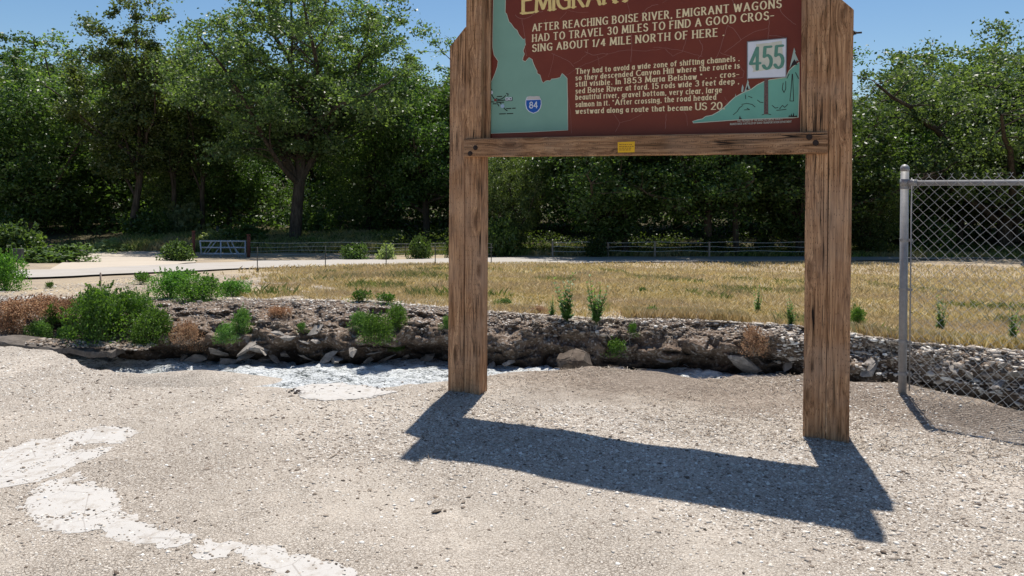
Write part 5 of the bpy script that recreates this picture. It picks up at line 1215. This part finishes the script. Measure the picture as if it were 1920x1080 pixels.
# pale cement crust
CRUST = []
def plate_poly(name, px, mat, parent, h=.002, amp=.03):
    CRUST.append([G(x, y, 0) for x, y in px])
    P = [G(x, y, 0) for x, y in px]; Q = []
    for a, b in zip(P, P[1:] + P[:1]):
        nseg = max(2, int((b - a).length / .014))
        for i in range(nseg): Q.append(a + (b - a) * i / nseg)
    Q = [Vector((a_, b_, 0)) for a_, b_ in grow([(q.x, q.y) for q in Q], .014)]
    Q = [Vector((q.x + amp * float(vnoise(q.x * 22, q.y * 22, 0, 1)) + amp * .5 * float(vnoise(q.x * 70, q.y * 70, 0, 4)), q.y + amp * float(vnoise(q.x * 22, q.y * 22, 5, 2)) + amp * .5 * float(vnoise(q.x * 70, q.y * 70, 5, 3)), 0)) for q in Q]
    bm = bmesh.new(); vs = [bm.verts.new(q) for q in Q]; bm.faces.new(vs); bmesh.ops.triangulate(bm, faces=bm.faces[:], ngon_method='EAR_CLIP')
    for _ in range(3):
        lg = [e for e in bm.edges if e.calc_length() > .09]
        if lg: bmesh.ops.subdivide_edges(bm, edges=lg, cuts=1)
        bmesh.ops.triangulate(bm, faces=[f for f in bm.faces if len(f.verts) > 3])
    bd = [e for e in bm.edges if e.is_boundary]; bset = {v_ for e in bd for v_ in e.verts}
    for v_ in bm.verts: v_.co.z = nz(v_.co.x, v_.co.y) + h * (1 if v_ not in bset else .5) + .001 * float(vnoise(v_.co.x * 14, v_.co.y * 14, 0, 8))
    r_ = bmesh.ops.extrude_edge_only(bm, edges=bd)
    for g_ in r_['geom']:
        if isinstance(g_, bmesh.types.BMVert): g_.co.z -= .015
    bmesh.ops.recalc_face_normals(bm, faces=bm.faces[:])
    for f in bm.faces:
        if len(f.verts) == 3 and f.normal.z < 0: f.normal_flip()
    return bm_obj(name, bm, mat, parent, False)
cr1 = empty('cement_crust', (0, 0, 0)); tag(cr1, 'large cracked patch of pale dried cement at the lower left of the gravel', 'cement patch')
for px in ([(-90, 866), (0, 852), (55, 829), (120, 825), (146, 833), (124, 854), (60, 876), (0, 898), (-90, 922)], [(0, 901), (62, 879), (125, 857), (205, 843), (190, 858), (150, 872), (75, 902), (-10, 908), (-90, 932), (-90, 925)],
           [(120, 820), (165, 808), (240, 806), (250, 816), (225, 834), (150, 836)], [(60, 918), (90, 906), (150, 890), (160, 896), (120, 908), (64, 930)],
           [(48, 950), (70, 922), (160, 905), (205, 918), (222, 940), (215, 958), (130, 968), (60, 966)], [(66, 969), (130, 971), (215, 961), (226, 963), (178, 992), (130, 999), (90, 988)], [(182, 992), (229, 962), (262, 985), (360, 1010), (355, 1022), (310, 1026), (250, 1014)],
           ):
    plate_poly('crust_plate', px, MT['crust'], cr1)
cr2 = empty('cement_crust', (0, 0, 0)); tag(cr2, 'small pale cement blotch at the bottom left beside the long streak', 'cement patch'); plate_poly('crust_plate', [(366, 1026), (400, 1020), (440, 1026), (430, 1046), (395, 1052), (368, 1042)], MT['crust'], cr2)
cr3 = empty('cement_crust', (0, 0, 0)); tag(cr3, 'long pale cement streak running out of the bottom of the picture', 'cement patch'); plate_poly('crust_plate', [(452, 1032), (500, 1026), (550, 1042), (640, 1066), (700, 1092), (560, 1110), (520, 1078), (470, 1060)], MT['crust'], cr3)
cr4 = empty('cement_crust', (0, 0, 0)); tag(cr4, 'white cement patch beside the water left of the left sign post', 'cement patch'); plate_poly('crust_plate', [(552, 728), (585, 722), (640, 720), (680, 724), (740, 738), (690, 748), (610, 754), (568, 746)], MT['crust'], cr4, .012)
X, Y = [], []
for C in CRUST:
    xs_ = [q.x for q in C]; ys_ = [q.y for q in C]; ar = (max(xs_) - min(xs_)) * (max(ys_) - min(ys_)); k = int(10 + ar * 60)
    X.append(rs.uniform(min(xs_) - .1, max(xs_) + .1, k)); Y.append(rs.uniform(min(ys_) - .08, max(ys_) + .08, k))
    m_ = min(xs_), max(xs_)
    # a rim of gravel washed against the edge
    for a, b in zip(C, C[1:] + C[:1]):
        kk_ = int((b - a).length * 55); f = rs.uniform(0, 1, kk_); X.append(a.x + (b.x - a.x) * f + rs.normal(0, .018, kk_)); Y.append(a.y + (b.y - a.y) * f + rs.normal(0, .022, kk_))
a_ = rs.uniform(0, 2 * pi, 130); r_ = np.sqrt(rs.uniform(0, 1, 130)); C = CRUST[-1]; cx_ = sum(q.x for q in C) / len(C); cy_ = sum(q.y for q in C) / len(C)
Q_ = np.stack([cx_ + .42 * r_ * np.cos(a_), cy_ + .17 * r_ * np.sin(a_)], 1); chunks('patch_specks', np.stack([Q_[:, 0], Q_[:, 1], near_z(Q_[:, 0], Q_[:, 1]) + .006], 1), .016, MT['iron'], 73, .5)
X = np.concatenate(X); Y = np.concatenate(Y); chunks('edge_gravel', np.stack([X, Y, near_z(X, Y) + .0025], 1), .0065, MP, 71, .6, 1.3)
# the sandy mound at the water
P = G(355, 712, 0)
nr, nc = 20, 48; V = []
for r in range(nr + 1):
    for c in range(nc):
        a = 2 * pi * c / nc; f = r / nr; x = P.x + .75 * f * cos(a) * (1 + .15 * sin(2 * a)); y = P.y + .30 * f * sin(a); V.append((x, y, nz(x, min(y, float(lipY(x)) - .02)) - .02 + .10 * cos(f * pi / 2) ** 1.4 + .006 * float(vnoise(x * 9, y * 9))))
F = [(r * nc + c, r * nc + (c + 1) % nc, (r + 1) * nc + (c + 1) % nc, (r + 1) * nc + c) for r in range(nr) for c in range(nc)]
tag(mobj('sand_mound', py_mesh('sand_mound', V, F, MT['gravel'], True)), kind='structure')
# single stones lying on the lot
for px, py, w, k, l in ((818, 956, 22, 3, 'largest loose brown stone on the gravel in front of the sign'), (806, 941, 14, 2, 'white pebble just behind the largest loose stone'), (834, 954, 9, 5, 'tiny stone touching the right of the largest loose stone'), (256, 934, 9, 3, 'small dark stone left of the cement patch end'), (1008, 768, 9, 2, 'pale pebble between the posts above the sign shadow'),
                        (366, 982, 8, 3, 'dark pebble above the small cement blotch'), (985, 942, 7, 3, 'dark pebble below the middle of the sign shadow')):
    p = G(px, py); me = RM[k].copy(); me.materials.clear(); me.materials.append(MT['rockb'] if 'white' not in l else MT['crust']); s = pxw(p, w) / 2.5
    o = mobj('stone', me, None, (p.x, p.y, nz(p.x, p.y) + s * .35)); o.scale = (s, s, s); o.rotation_euler = (0, 0, px); tag(o, l, 'stone')
for pts, l in (([(615, 860), (628, 852), (642, 847)], 'small dry twig on the gravel left of the sign shadow'), ([(1665, 1048), (1690, 1049), (1708, 1049)], 'dark dry twig near the lower right corner'), ([(1395, 742), (1402, 750), (1410, 766)], 'pale twig on the brown soil left of the right post')):
    m = MB(); Q = [G(*q) for q in pts]; m.tube([(q.x, q.y, nz(q.x, q.y) + .006) for q in Q], [.003, .004, .002], 5); tag(m.obj('twig', MT['dryroot']), l, 'twig')

lx = rs.uniform(-6.6, -4.3, 900); lp = np.stack([lx, 8.98 + rs.uniform(0, .34, 900), np.interp(lx, [-6.6, -4.3], [AtY(0, 643, 8.95).z + .03, AtY(200, 661, 8.95).z + .02])], 1)
chunks('ledge_rubble', lp, .022, MC, 91, .5)
